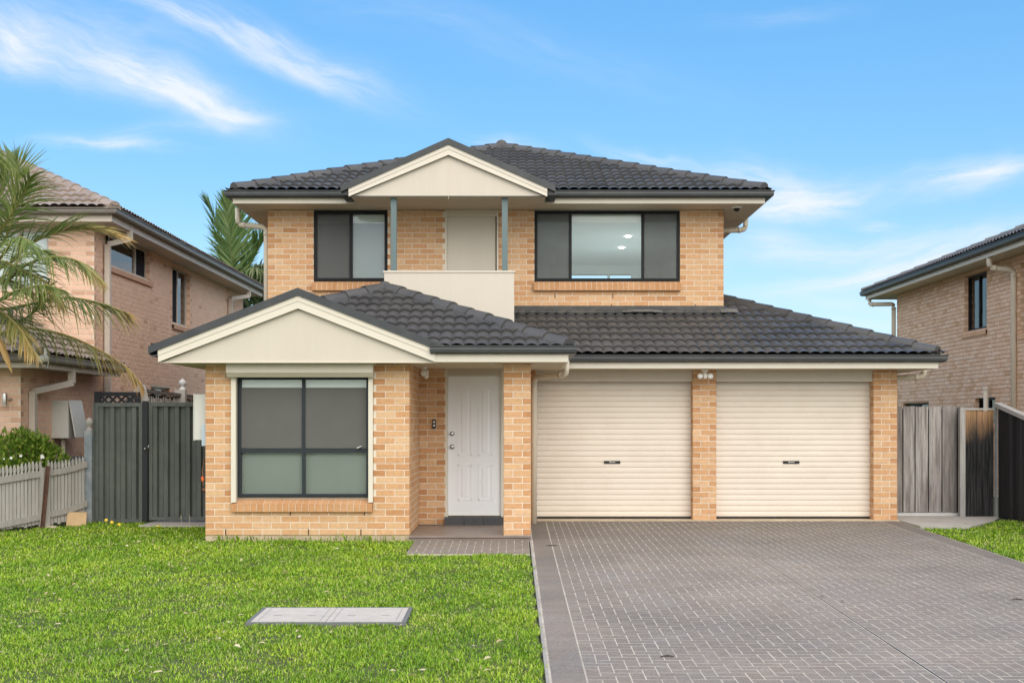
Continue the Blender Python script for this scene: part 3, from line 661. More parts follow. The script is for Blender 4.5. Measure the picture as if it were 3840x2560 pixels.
fs = frame((sx, 0), (0, 1), (1, 0)); ff = FX(21.4); fl_ = FX(18.2)
wA, wB, wC = (21.98, 24.66, 4.42, 5.02), (26.3, 27.75, 3.70, 4.93), (24.75, 26.2, 1.5, 2.28)
m = MB(); brickwork(m, fs, 21.395, 33.2, 2.36, 5.0, [wA, wB], zb=.0, mu0=.117); m.build('brick_wall', PB, NBH)
m = MB(); brickwork(m, fs, 18.195, 33.2, 0, 2.36, [wC], zb=.0, mu0=.117); m.build('brick_wall', PB, NBH)
m = MB(); brickwork(m, ff, -12.5, sx + .005, 2.3, 5.0, [(-9.3, -8.15, 3.9, 4.95)], zb=0, mu1=.005); m.build('brick_wall', PB, NBH)
m = MB(); brickwork(m, fl_, -12.5, sx + .005, 0, 2.36, mu1=.005); m.build('brick_wall', PB, NBH)
for q in ((-15.2, -12.51, 18.2, 33.2, 0, 5), (-12.5, sx - .12, 33.0, 33.2, 0, 5)):
    m = MB(); m.box(*q); m.build('brick_wall', SIDEB, NBH)
NAL = M('stone_window_aluminium', (.50, .44, .37), .4, .05, 3)
for (a, b, c, d), sp, scr, bl in ((wA, [22.42, 23.98], (0, 2), SILV), (wB, [26.98], (0,), SILV), (wC, [25.3], (0,), DKBLIND)):
    reveal(NBH, PB, fs, a, b, c, d)
    w = window(NBH, fs, a + .006, b - .006, c + .0, d, .075, .04, NAL, sp, [], scr, True, bl, None, boff=.012, btop=c + (d - c) * (.70 if bl is SILV else 1), smat=screen_mat('black_insect_screen', (.04, .04, .045), .86))
    m = MB(); soldier_sill(m, fs, a - .03, b + .12, c, c - .13, .05, back=.06, mi=(0, 1)); m.build('window_sill', [PINKH, PINKH], w)
window(NBH, ff, -9.3, -8.15, 3.9, 4.95, .06, .05, NAL, [-8.7], [], (), True, SILV)
m = MB(); slab_poly(m, [(-15.5, 21.0), (-6.92, 21.0), (-6.92, 33.6), (-15.5, 33.6)], 5.0, 5.02); slab_poly(m, [(-12.5, 17.78), (-6.92, 17.78), (-6.92, 21.38), (sx, 21.38), (sx, 18.21), (-12.5, 18.21)], 2.36, 2.372); m.build('soffit', NSOF, NBH)
fascia(NBH, [(-15, 20.97), (-6.90, 20.97), (-6.90, 33.6)], 5.0, 5.15, NTRIM); gutter(NBH, [(-15, 20.96), (-6.89, 20.96), (-6.89, 33.7)], 5.22, NGUT)
fascia(NBH, [(-13, 17.75), (-6.90, 17.75), (-6.90, 21.45)], 2.345, 2.48, NTRIM); gutter(NBH, [(-13, 17.74), (-6.89, 17.74), (-6.89, 21.5)], 2.53, NGUT)
pl, ap = slopes(-15.6, -6.80, 20.86, 33.9, 5.225, .48, ('f', 'r'))
roof(NBH, pl, [((-6.85, 20.92, 5.25), (ap[0], ap[1], ap[2] + .02)), ((ap[0], ap[1], ap[2] + .02), (ap[0], 33.8, ap[2] + .02))], NTILE)
kk = .45; LL = sq(1 + kk * kk)
roof(NBH, [((-13, 17.64, 2.535), (1, 0, 0), (0, 1, kk), [(0, 0), (6.2, 0), (6.2 - 3.76, 3.76 * LL), (0, 3.76 * LL)]),
           ((-6.80, 17.64, 2.535), (0, 1, 0), (-1, 0, kk), [(0, 0), (3.76, 0), (3.76, 3.76 * LL)])], [((-6.85, 17.7, 2.56), (-10.5, 21.35, 4.2))], NTILE)
for pth in ([(-6.93, 22.05, 5.13), (-6.93, 22.05, 4.86), (-7.27, 21.88, 4.74), (-7.27, 21.88, .1)], [(-6.93, 32.0, 5.13), (-6.93, 32.0, 4.86), (-7.27, 31.4, 4.74), (-7.27, 31.4, .1)], [(-6.93, 19.15, 2.45), (-6.93, 19.15, 2.17), (-7.29, 18.52, 2.02), (-7.29, 18.52, .1)]):
    downpipe(NBH, pth, .046, NTRIM, square=True)
# meter box with its door hanging open, conduit, tube light, camera
m = MB(); m.box(sx, sx + .27, 19.42, 19.95, 1.30, 1.90); mbx = m.build('meter_box', GREYBOX, NBH)
m = MB(); m.hexa([(sx + .38, 19.40, 1.31), (sx + .40, 19.40, 1.31), (sx + .40, 19.96, 1.31), (sx + .38, 19.96, 1.31), (sx + .275, 19.40, 1.905), (sx + .295, 19.40, 1.905), (sx + .295, 19.96, 1.905), (sx + .275, 19.96, 1.905)]); m.build('meter_box_door', GREYBOX, mbx)
m = MB(); m.tube([(sx + .12, 19.6, 1.30), (sx + .12, 19.6, .1)], .035, 10); m.build('conduit', NTRIM, NBH, True)
m = MB(); m.box(sx + .02, sx + .12, 20.1, 20.6, .75, .98); m.build('hose_box', M('blue_grey_plastic', (.22, .26, .29), .5), NBH)
m = MB(); lx = X(11, 18.1); m.lathe((lx, 18.1, 1.80), [(.033, 0), (.035, .01), (.035, .175), (.033, .185)], 16); wl_ = m.build('wall_light', STEEL, NBH, True)
m = MB(); m.tube([(lx, 18.1, 1.89), (lx + .03, 18.16, 1.89), (lx + .06, 18.2, 1.89)], .02, 8); m.build('bracket', STEEL, wl_, True)
cx_, cy_ = X(95, 17.6), 17.6
m = MB(); m.tube([(cx_ + .06, cy_ + .02, 2.62), (cx_ + .06, cy_ - .02, 2.44), (cx_ + .02, cy_ - .06, 2.42)], .025, 8); m.lathe((cx_ + .02, cy_ - .05, 2.46), [(.03, -.1), (.052, -.08), (.056, .07), (.05, .09)], 14, (-.75, -.6, -.2)); cmr = m.build('security_camera', CERAM, NBH, True)
m = MB(); m.tube([(cx_ + .05, cy_ - .03, 2.38), (cx_ + .10, cy_ - .03, 2.34), (cx_ + .11, cy_ - .02, 2.42), (cx_ + .07, cy_, 2.48)], .008, 6); m.build('cable', CERAM, cmr, True)
m = MB(); m.lathe((cx_ - .052, cy_ - .106, 2.44), [(.045, 0), (.04, .006)], 14, (-.75, -.6, -.2)); m.build('lens', M('navy_lens', (.05, .07, .16), .15, 0), cmr)

# ------------------------------------------------------------------ neighbour on the right
TANP = brick_mat('mottled_pink_tan_brick', [(.77, .535, .37), (.82, .605, .445), (.72, .475, .315), (.84, .635, .49), (.79, .57, .41)], .26)
TANH = brick_mat('mottled_tan_header', [(.64, .40, .235), (.72, .48, .31)], .2)
MORT3 = M('brown_mortar', (.48, .31, .19), .9, .1, 8)
RB = [MORT3, TANP, TANH, WEEP]
NB2 = thing('neighbour_house', 'mottled tan brick house with charcoal gutter standing beyond the timber side gate', 'house', (13, 24, 0))
rx = 9.9; fr_ = frame((rx, 31.4), (0, -1), (-1, 0)); U = lambda y: 31.4 - y
w1 = (U(26.72), U(25.45), 3.53, 4.72); w2 = (U(30.9), U(29.0), 1.2, 2.02); w3 = (U(26.1), U(25.0), 1.5, 2.06); w4 = (U(23.75), U(22.4), 3.3, 4.66)
m = MB(); brickwork(m, fr_, 0, 14, 0, 4.83, [w1, w2, w3, w4], proud=.009); m.build('brick_wall', RB, NB2)
for q in ((rx + .12, 18.5, 31.2, 31.4, 0, 4.8), (rx + .12, 18.5, 17.4, 17.6, 0, 4.8)):
    m = MB(); m.box(*q); m.build('brick_wall', SIDEB, NB2)
for (a, b, c, d), bl in ((w1, SILV), (w2, DKBLIND), (w3, SILV), (w4, SILV)):
    reveal(NB2, RB, fr_, a, b, c, d)
    w = window(NB2, fr_, a + .006, b - .006, c, d, .08, .045, BLACKAL, [(a + b) / 2], [], (0,) if bl is DKBLIND else (), True, bl, boff=.012, btop=d - .12)
    m = MB(); soldier_sill(m, fr_, a - .1, b + .02, c, c - .14, .04, back=.07); m.build('window_sill', [MORT3, TANH], w)
m = MB(); slab_poly(m, [(9.38, 16.9), (18.9, 16.9), (18.9, 32.3), (9.38, 32.3)], 4.83, 4.845); m.build('soffit', SOFFIT, NB2)
fascia(NB2, [(19, 32.35), (9.36, 32.35), (9.36, 16.8)], 4.80, 4.95); gutter(NB2, [(19, 32.36), (9.35, 32.36), (9.35, 16.8)], 5.0)
k4 = .40; L4 = sq(1 + k4 * k4); h4 = 4.8
GTILE = tile_mat('grey_roof_tile', [(.11, .105, .10), (.14, .13, .125), (.095, .09, .09), (.16, .15, .14)], (.2, .18, .15))
roof(NB2, [((9.27, 32.45, 5.0), (0, -1, 0), (1, 0, k4), [(0, 0), (15.7, 0), (15.7 - h4, h4 * L4), (h4, h4 * L4)]),
           ((18.87, 32.45, 5.0), (-1, 0, 0), (0, -1, k4), [(0, 0), (9.6, 0), (h4, h4 * L4)])], [((9.33, 32.38, 5.03), (9.27 + h4, 32.45 - h4, 5.02 + k4 * h4)), ((9.27 + h4, 27.6, 5.02 + k4 * h4), (9.27 + h4, 21.6, 5.02 + k4 * h4))], GTILE, du=.04)
for pth in ([(9.42, 32.2, 4.9), (9.42, 32.2, 4.66), (9.84, 31.5, 4.60), (9.84, 31.5, .1)], [(9.42, 24.1, 4.9), (9.42, 24.1, 4.60), (9.84, 23.95, 4.54), (9.84, 23.95, .1)]):
    downpipe(NB2, pth, .055, PIPE)
m = MB(); m.tube([(9.78, 25.2, .1), (9.78, 25.2, 2.24)], .05, 12); m.lathe((9.78, 25.2, 2.22), [(.06, 0), (.065, .02), (.06, .06)], 12); m.build('vent_pipe', PIPE, NB2, True)

# ------------------------------------------------------------------ fences and gates
GREEN = M('dark_green_steel_sheet', (.080, .090, .080), .45, .2, 3, grime=((.15, .16, .135), .45), gscale=2, stretch=(5, 5, .5))
def corrugated(mb, x0, x1, y, z0, z1, pitch=.165, dep=.045):
    pr = []; x = x0
    while x < x1 - 1e-4:
        for dx, dy in ((0, 0), (.38, 0), (.5, dep), (.88, dep)):
            if x + dx * pitch < x1: pr.append((x + dx * pitch, dy))
        x += pitch
    pr.append((x1, 0)); pr = pr + [(a, b + .006) for a, b in reversed(pr)]
    mb.prism(pr, (0, y, z0), (0, y, z1), (1, 0, 0), (0, 1, 0))
def leaf_panel(parent, x0, x1, y, z0, z1):
    m = MB(); t = .05
    m.box(x0, x0 + t, y - .02, y + .03, z0, z1); m.box(x1 - t, x1, y - .02, y + .03, z0, z1); m.box(x0 + t, x1 - t, y - .018, y + .028, z1 - .06, z1 - .002); m.box(x0 + t, x1 - t, y - .018, y + .028, z0, z0 + .05)
    m.build('gate_frame', GREEN, parent)
    m = MB(); corrugated(m, x0 + t, x1 - t, y, z0 + .05, z1 - .06); m.build('sheet_panel', GREEN, parent)
g = thing('side_gate', 'dark green corrugated steel side gate nearest the picket fence', 'gate', (-5.9, 18.3, .03), 'dark green steel gates')
leaf_panel(g, -6.265, -5.56, 18.3, .05, 1.845)
m = MB(); m.box(-5.555, -5.478, 18.27, 18.35, -.04, 1.87); m.build('gate_post', M('black_steel', (.014, .015, .017), .35), g)
m = MB(); m.tube([(-5.49, 18.25, 1.17), (-5.46, 18.23, 1.15), (-5.44, 18.22, 1.21)], .008, 6); m.tube([(-5.50, 18.24, 1.165), (-5.515, 18.24, 1.14)], .012, 6); m.build('gate_latch', STEEL, g, True)
m = MB(); m.box(-6.30, -6.268, 18.275, 18.33, -.02, 1.84); m.build('gate_post', GREEN, g)
g = thing('side_gate', 'dark green corrugated steel side gate against the tan brick house wall', 'gate', (-4.8, 18.3, .03), 'dark green steel gates')
leaf_panel(g, -5.465, -4.06, 18.33, .085, 1.85)
# lattice screen behind the gate
BLK = M('black_painted_timber', (.012, .013, .017), .5, .1, 5)
m = MB(); yl = 19.3
m.box(-6.62, -6.53, yl - .03, yl + .05, -.1, 2.035); m.box(-6.53, -5.98, yl - .015, yl + .03, 1.965, 2.03); m.box(-6.53, -5.98, yl - .015, yl + .03, .9, .95); m.box(-5.98, -5.9, yl - .03, yl + .05, -.1, 2.03)
for s in (1, -1):
    for i in range(-9, 10):
        x0 = -6.53 + i * .135; q = [(x0 + t * .55 * 1.95, .95 + (t if s > 0 else 1 - t) * 1.02) for t in (0, 1)]
        (xa, za), (xb, zb_) = q
        def cut(xa, za, xb, zb_):
            lo, hi = -6.53, -5.98; t0, t1 = max(0, (lo - xa) / (xb - xa)), min(1, (hi - xa) / (xb - xa))
            return None if t0 >= t1 else (xa + (xb - xa) * t0, za + (zb_ - za) * t0, xa + (xb - xa) * t1, za + (zb_ - za) * t1)
        c = cut(xa, za, xb, zb_)
        if c: m.bar((c[0], yl + .004 * s, c[1]), (c[2], yl + .004 * s, c[3]), .036, .006, up=(0, 1, 0))
tag(m.build('lattice_screen', BLK), 'black timber lattice screen seen over the green steel gate', 'lattice screen')
GREYW = wood_mat('grey_weathered_timber', [(.40, .38, .35), (.46, .44, .41), (.36, .34, .31), (.43, .40, .36)], (.26, .23, .20), .5)
GREYD = wood_mat('dark_weathered_timber', [(.16, .14, .12), (.21, .19, .17), (.13, .115, .10)], (.05, .045, .04), .7)
def finial(mb, x, y, z, r=.05): mb.lathe((x, y, z), [(r * .9, 0), (r * .9, .03), (r * .5, .045), (r * .55, .06), (r * 1.05, .09), (r * 1.2, .125), (r * .95, .16), (r * .4, .18), (r * .25, .195)], 14)
def picket(mb, fr, u, z0, z1, w=.046, n0=0., n1=.018):
    p = [(-.5, 0), (.5, 0), (.5, -.16), (.22, -.125), (.42, -.085), (.36, -.045), (.0, 0), (-.36, -.045), (-.42, -.085), (-.22, -.125), (-.5, -.16)]
    q = [(u + a * w, z0) if i < 2 else (u + a * w, z1 + b) for i, (a, b) in enumerate(p)]; n = len(q)
    mb.add([fr(a, b, n1) for a, b in q] + [fr(a, b, n0) for a, b in q], [tuple(range(n)), tuple(range(2 * n - 1, n - 1, -1))] + [(k, n + k, n + (k + 1) % n, (k + 1) % n) for k in range(n)])
bf = thing('boundary_fence', 'grey picket fence with dark capping and ball topped post behind the green gate', 'fence', (-5.95, 22, 0))
fb = frame((-5.93, 19.45), (0.0, 1), (1, 0))
m = MB()
for i in range(70): picket(m, fb, .1 + i * .102 + random.uniform(-.02, .02), .1, 2.0 - .012 * i * .1 + random.uniform(-.05, .03), .045)
m.build('picket_panel', GREYW, bf)
m = MB(); m.hexa([fb(.05, 0, -.05), fb(7.3, 0, -.05), fb(7.3, 0, -.07), fb(.05, 0, -.07), fb(.05, 2.02, -.05), fb(7.3, 1.94, -.05), fb(7.3, 1.94, -.07), fb(.05, 2.02, -.07)]); m.build('dark_gap_panel', GREYD, bf)  # dark panel added behind the pickets to make their gaps read dark
m = MB(); m.hexa([fb(.05, 2.03, .05), fb(7.3, 1.95, .05), fb(7.3, 1.95, -.05), fb(.05, 2.03, -.05), fb(.05, 2.085, .05), fb(7.3, 2.0, .05), fb(7.3, 2.0, -.05), fb(.05, 2.085, -.05)]); m.build('capping_rail', GREYD, bf)
m = MB(); m.box(-5.93 - .06, -5.81, 21.6, 21.72, 0, 2.13); m.build('fence_post', GREYW, bf)
m = MB(); finial(m, -5.87, 21.66, 2.13, .06); m.build('finial', M('white_grey_paint', (.48, .47, .46), .6), bf, True)
m = MB(); m.bar((-6.35, 19.42, 1.62), (-5.93, 19.42, 2.10), .10, .03, up=(0, 1, 0)); m.bar((-5.93, 19.44, 2.14), (-5.80, 19.44, 1.6), .13, .03, up=(0, 1, 0)); m.build('fence_brace', GREYW, bf)
# picket fence in front
PK = wood_mat('silver_grey_pickets', [(.45, .43, .40), (.50, .48, .45), (.40, .38, .35), (.47, .45, .415)], (.30, .27, .235), .6)
pf_ = thing('picket_fence', 'low weathered grey picket fence sagging at the left edge of the lawn', 'fence', (-6.8, 17.4, .03))
fp = frame((-6.36, 18.2), (-.5274, -.8496), (.8496, -.5274))
for ua, ub in ((.06, .735), (.80, 3.4)):
    m = MB(); u = ua + .02
    while u < ub - .02:
        y = 18.2 - .8496 * u; picket(m, fp, u, gz(y) + .03 + random.uniform(0, .03), 1.065 - .085 * u + random.uniform(-.012, .012) - (.03 * math.sin((u - ua) / .68 * math.pi) if ua < .5 else 0), .0455 + random.uniform(-.004, .003)); u += .0605
    m.build('picket_panel', PK, pf_)
def rail(a, za, b, zb_, h=.085):
    m = MB(); n0, n1 = .02, .05; N = 6; pts = []
    for i in range(N):
        t0, t1 = i / N, (i + 1) / N; sg = lambda t: -.02 * math.sin(t * math.pi); u0, u1 = a + (b - a) * t0, a + (b - a) * t1; q0, q1 = za + (zb_ - za) * t0 + sg(t0), za + (zb_ - za) * t1 + sg(t1)
        pts.append((u0, q0)); last = (u1, q1)
    pts.append(last); vs = [fp(u, z + dz, n) for u, z in pts for n, dz in ((n1, 0), (n0, 0), (n0, h), (n1, h))]
    m.add(vs, [(i * 4 + k, i * 4 + (k + 1) % 4, i * 4 + 4 + (k + 1) % 4, i * 4 + 4 + k) for i in range(len(pts) - 1) for k in range(4)] + [(0, 1, 2, 3), tuple(4 * len(pts) - 4 + k for k in range(4))])
    m.build('fence_rail', GREYW, pf_)
rail(.03, .885, .74, .775); rail(.03, .30, .74, .175); rail(.83, .77, 3.4, .56); rail(.83, .155, 3.4, -.06)
m = MB(); m.hexa([fp(.72, -.06, .10), fp(.855, -.06, .10), fp(.855, -.06, .02), fp(.72, -.06, .02), fp(.715, .905, .10), fp(.845, .905, .10), fp(.845, .905, .02), fp(.715, .905, .02)]); m.build('fence_post', GREYW, pf_)
m = MB(); m.box(-6.395, -6.285, 18.19, 18.27, -.05, 1.43); m.build('fence_post', M('blue_grey_worn_paint', (.19, .22, .24), .6, .25, 4, grime=((.45, .43, .4), .7), gscale=5), pf_)
m = MB(); finial(m, -6.335, 18.23, 1.43, .048); m.build('finial', GREYW, pf_, True)
m = MB()
for a in (0, 2.1, 4.2): m.hexa([(p[0] + math.cos(a) * q[0] - math.sin(a) * q[1], p[1] + math.sin(a) * q[0] + math.cos(a) * q[1], p[2]) for p in ((X(101, 17.5), 17.42, -.02), (X(115, 17.55), 17.47, .925)) for q in ((0, -.006), (.035, -.004), (.035, .004), (0, .006))])
tag(m.build('star_post', M('rusty_steel', (.085, .042, .03), .85, .4, 14, .4, 60)), 'rusty steel star post leaning against the picket fence', 'post')
m = MB(); m.hexa([(-6.53, 17.80, -.02), (-6.28, 17.92, -.02), (-6.29, 17.97, -.02), (-6.54, 17.85, -.02), (-6.525, 17.86, .235), (-6.285, 17.98, .225), (-6.295, 18.03, .225), (-6.535, 17.91, .235)])
tag(m.build('paving_slab', M('sandstone', (.52, .36, .2), .9, .15, 6, .3, 40)), 'tan paving slab propped at the foot of the picket fence', 'slab')
ROCK = M('pale_rock', (.45, .38, .28), .9, .2, 8, .5, 30)
m = MB(); m.lathe((-6.66, 17.55, -.03), [(.14, 0), (.15, .04), (.10, .085), (.03, .1)], 9); tag(m.build('rock', ROCK, None, True), 'pale half buried rock under the picket fence beside the rusty post', 'rock')
# timber gate and fences on the right
GATE = wood_mat('silvered_gate_boards', [(.36, .33, .305), (.46, .435, .41), (.22, .195, .175), (.50, .48, .455)], (.07, .055, .045), .75)
TARRED = wood_mat('charred_fence_boards', [(.50, .26, .11), (.55, .32, .15), (.42, .24, .13)], (.10, .07, .05), .6, tar=(1.72, 2.22))
tg = thing('timber_gate', 'silvered grey timber board gate beside the garage pillar', 'gate', (6.6, 19.5, .05))
m = MB(); x = 5.90
for w in (.235, .105, .195, .215, .215, .245): m.box(x + .009, x + w - .009, 19.5 + random.uniform(-.006, .006), 19.525, .115, 1.80 + random.uniform(-.02, .015)); x += w
m.build('gate_boards', GATE, tg)
m = MB(); m.box(5.905, 7.10, 19.535, 19.545, .12, 1.76); m.build('dark_gap_sheet', BLK, tg)  # black sheet added behind the boards to darken the gaps between them
m = MB(); m.box(5.92, 7.10, 19.546, 19.59, .3, .4); m.box(5.92, 7.10, 19.546, 19.59, 1.4, 1.5); m.build('gate_rail', GREYD, tg)
m = MB(); m.box(7.09, 7.24, 19.60, 19.66, -.02, 1.78); m.build('gate_post', BLK, tg)  # black strip added to darken the gap beside the gate, no real post
m = MB(); m.box(5.86, 7.16, 19.46, 19.56, .02, .105); m.build('threshold_board', M('white_worn_paint', (.60, .60, .58), .6, .1, 8, grime=((.35, .33, .3), .5), gscale=6), tg)
tf = thing('timber_fence', 'short timber fence panel with charred black boards right of the silvered gate', 'fence', (7.4, 19.3, .0))
m = MB(); x = 7.155
for w in (.09, .10, .085, .095, .09): m.box(x + .003, x + w - .003, 19.30 + random.uniform(-.006, .006), 19.325, -.02, 1.74 + random.uniform(-.01, .01)); x += w
m.build('fence_boards', TARRED, tf)
m = MB(); m.box(7.07, 7.155, 19.27, 19.36, -.02, 1.79); m.build('fence_post', wood_mat('pale_post_timber', [(.42, .41, .39), (.45, .43, .4)], (.15, .13, .12), .7), tf)
m = MB(); m.box(7.155, 7.62, 19.28, 19.34, 1.745, 1.775); m.build('capping_rail', GREYW, tf)
sf = thing('side_fence', 'black stained paling fence with grey capping running forward along the right lawn', 'fence', (7.76, 16, .0))
BLACKB = wood_mat('black_stained_palings', [(.020, .019, .02), (.045, .043, .045), (.012, .011, .012), (.03, .026, .026)], (.008, .008, .009), .5)
fq = frame((7.672, 19.28), (0.004, -1), (-1, 0)); tz = lambda u: 1.80 - .19 * u if u < 2 else 1.42 - .05 * (u - 2)
m = MB(); u = .05
while u < 7.5: m.hexa([fq(u, -.15, .012), fq(u + .098, -.15, .012), fq(u + .098, -.15, -.012), fq(u, -.15, -.012), fq(u, tz(u), .02 + random.uniform(-.01, .01)), fq(u + .098, tz(u + .098), .012), fq(u + .098, tz(u + .098), -.012), fq(u, tz(u), -.012)]); u += .112
m.build('fence_boards', BLACKB, sf)
m = MB()
for a, b in ((0, 2), (2, 7.5)): m.hexa([fq(a, tz(a) - .005, .06), fq(b, tz(b) - .005, .06), fq(b, tz(b) - .005, -.05), fq(a, tz(a) - .005, -.05), fq(a, tz(a) + .06, .06), fq(b, tz(b) + .06, .06), fq(b, tz(b) + .06, -.05), fq(a, tz(a) + .06, -.05)])
m.build('capping_rail', GREYW, sf)
m = MB(); m.box(7.622, 7.655, 19.255, 19.29, -.05, 1.86); m.build('fence_post', M('galvanised_steel', (.36, .37, .36), .45, .1, 6, metal=.5), sf)

# ------------------------------------------------------------------ ground, driveway, paths
def sheet(name, x0, x1, y0, y1, dz, mat, kind='structure', ny=None, xs=None):
    ys = sorted({y0, y1, *[y for y in (4, 16.05, 18.6) if y0 < y < y1]}); m = MB()
    for a, b in zip(ys, ys[1:]): m.add([(x0, a, gz(a) + dz), (x1, a, gz(a) + dz), (x1, b, gz(b) + dz), (x0, b, gz(b) + dz)], [(0, 1, 2, 3)])
    return m
SOIL = M('lawn_soil', (.075, .10, .03), .95, .35, 7, .5, 30, grime=((.12, .10, .05), .5), gscale=2)
EARTH = M('ground_earth', (.10, .11, .055), .95, .3, 2, .3, 10)
tag(sheet('ground', -300, 300, -150, 500, -.035, EARTH).build('ground', EARTH), kind='structure')
lw = MB()
for a, b, c, d in ((-11, .205, 5.5, 16.1), (-9, -4.0, 16.1, 19.2), (5.845, 7.76, 5.5, 19.2)):
    ys = sorted({c, d, *[y for y in (16.05, 18.6) if c < y < d]})
    for p, q in zip(ys, ys[1:]): lw.add([(a, p, gz(p) - .012), (b, p, gz(p) - .012), (b, q, gz(q) - .012), (a, q, gz(q) - .012)], [(0, 1, 2, 3)])
tag(lw.build('lawn', SOIL), kind='structure')
def paver_mat(name):
    m = bpy.data.materials.new(name); m.use_nodes = True; nt = m.node_tree; b = nt.nodes['Principled BSDF']
    g = nt.nodes.new('ShaderNodeNewGeometry')
    c = ramp(nt, g.outputs['Random Per Island'], [(0, (.262, .218, .180)), (.4, (.282, .238, .198)), (.75, (.29, .25, .212)), (1, (.27, .236, .202))])
    v = coords(nt)
    f = ramp(nt, noise(nt, v, .55, 7, .62), [(.36, (0, 0, 0)), (.66, (1, 1, 1))]); c = mixc(nt, mth(nt, 'MULTIPLY', f, .8), c, (.175, .155, .138))
    f = ramp(nt, noise(nt, coords(nt, (1, .25, 1)), 1.1, 7, .6), [(.5, (0, 0, 0)), (.75, (1, 1, 1))]); c = mixc(nt, mth(nt, 'MULTIPLY', f, .35), c, (.27, .25, .24))
    f = ramp(nt, noise(nt, v, .9, 7, .65), [(.56, (0, 0, 0)), (.7, (1, 1, 1))]); c = mixc(nt, mth(nt, 'MULTIPLY', f, .4), c, (.25, .25, .26))
    # old oil and tyre stains in front of the doors
    y = node(nt, 'ShaderNodeSeparateXYZ', {0: nt.nodes.new('ShaderNodeTexCoord').outputs['Object']}).outputs[1]
    k = node(nt, 'ShaderNodeMapRange', {'Value': mth(nt, 'ADD', y, mth(nt, 'MULTIPLY', noise(nt, v, .7, 6), 5.)), 'From Min': 15.5, 'From Max': 20.5, 'To Min': 0., 'To Max': .62}).outputs[0]
    c = mixc(nt, k, c, (.115, .10, .085))
    fb = ramp(nt, noise(nt, v, 45, 3, .6), [(.35, (.82, .82, .82)), (.7, (1.14, 1.14, 1.14))]); c = mixc(nt, 1., c, fb, 'MULTIPLY')
    nt.links.new(c, b.inputs['Base Color']); b.inputs['Roughness'].default_value = .7; b.inputs['Specular IOR Level'].default_value = .3
    bn = node(nt, 'ShaderNodeBump', {'Height': noise(nt, v, 55, 4), 'Strength': .35, 'Distance': .008}); nt.links.new(bn.outputs[0], b.inputs['Normal'])
    return m
PAVE = paver_mat('stamped_concrete'); GROUT = M('pale_grout', (.50, .45, .38), .9, .2, 6, grime=((.25, .21, .175), .85), gscale=1.6)
EDGE = M('pale_concrete_edge', (.34, .32, .295), .85, .15, 5, grime=((.25, .24, .22), .4))
def pavers(m, x0, x1, y0, y1, holes=(), dz=0., w=.1, j=.009, border=None):
    def brick(a, b, c, d):
        a, b, c, d = max(a, x0), min(b, x1), max(c, y0), min(d, y1)
        if b - a < .02 or d - c < .02: return
        q = random.uniform(.0006, .0016); e = j / 2
        a, b, c, d = a + e * random.uniform(.7, 1.1), b - e * random.uniform(.7, 1.1), c + e * random.uniform(.7, 1.1), d - e * random.uniform(.7, 1.1); r = .003
        m.add([(a, c, gz(c) + dz), (b, c, gz(c) + dz), (b, d, gz(d) + dz), (a, d, gz(d) + dz), (a + r, c + r, gz(c) + dz + q), (b - r, c + r, gz(c) + dz + q), (b - r, d - r, gz(d) + dz + q), (a + r, d - r, gz(d) + dz + q)],
              [(4, 5, 6, 7), (0, 1, 5, 4), (1, 2, 6, 5), (2, 3, 7, 6), (3, 0, 4, 7)], 1)
    for i in range(-1, int((x1 - x0) / w) + 2):
        for k in range(-1, int((y1 - y0) / w) + 2):
            t = (i - k) % 4
            if t == 0: brick(x0 + i * w, x0 + (i + 2) * w, y0 + k * w, y0 + (k + 1) * w)
            elif t == 3: brick(x0 + i * w, x0 + (i + 1) * w, y0 + k * w, y0 + (k + 2) * w)
xa, xb, ya, yb = .222, 5.83, 4.2, 18.47
m = MB()
for a, b in ((ya, 16.05), (16.05, yb)): m.add([(xa, a, gz(a)), (xb, a, gz(a)), (xb, b, gz(b)), (xa, b, gz(b))], [(0, 1, 2, 3)], 0)
m.add([(xa - .002, ya, gz(ya) - .04), (xa - .002, 16.05, gz(16.05) - .04), (xa - .002, 16.05, gz(16.05)), (xa - .002, ya, gz(ya))], [(0, 1, 2, 3)], 2)
pavers(m, .50, 2.88, ya, yb); pavers(m, 2.90, 5.56, ya, yb)
y = ya
while y < yb:
    for a, b in ((.262, .492), (5.568, 5.815)): m.add([(a, y + .0015, gz(y) + .0012), (b, y + .0015, gz(y) + .0012), (b, y + .0985, gz(y + .1) + .0012), (a, y + .0985, gz(y + .1) + .0012)], [(0, 1, 2, 3)], 1)
    y += .1
m.add([(xa, ya, gz(ya) + .0022), (.243, ya, gz(ya) + .0022), (.243, yb, gz(yb) + .0022), (xa, yb, gz(yb) + .0022)], [(0, 1, 2, 3)], 2)
m.add([(2.884, ya, gz(ya) + .002), (2.896, ya, gz(ya) + .002), (2.896, yb, gz(yb) + .002), (2.884, yb, gz(yb) + .002)], [(0, 1, 2, 3)], 3)
tag(m.build('driveway', [GROUT, PAVE, EDGE, DARKP]), kind='structure')
m = MB(); m.box(-1.30, .20, 14.62, 15.985, gz(14.6) - .08, gz(15.3) - .0)
m = MB(); m.add([(-1.28, 14.62, gz(14.62) + .006), (.205, 14.62, gz(14.62) + .006), (.205, 15.99, gz(15.99) + .006), (-1.28, 15.99, gz(15.99) + .006), (-1.28, 14.62, gz(14.62) - .05), (.205, 14.62, gz(14.62) - .05)], [(0, 1, 2, 3), (4, 5, 1, 0)], 0)
pavers(m, -1.28, .205, 14.74, 15.99, dz=.006); m.add([(-1.28, 14.625, gz(14.62) + .0075), (.205, 14.625, gz(14.62) + .0075), (.205, 14.735, gz(14.73) + .0075), (-1.28, 14.735, gz(14.73) + .0075)], [(0, 1, 2, 3)], 1)
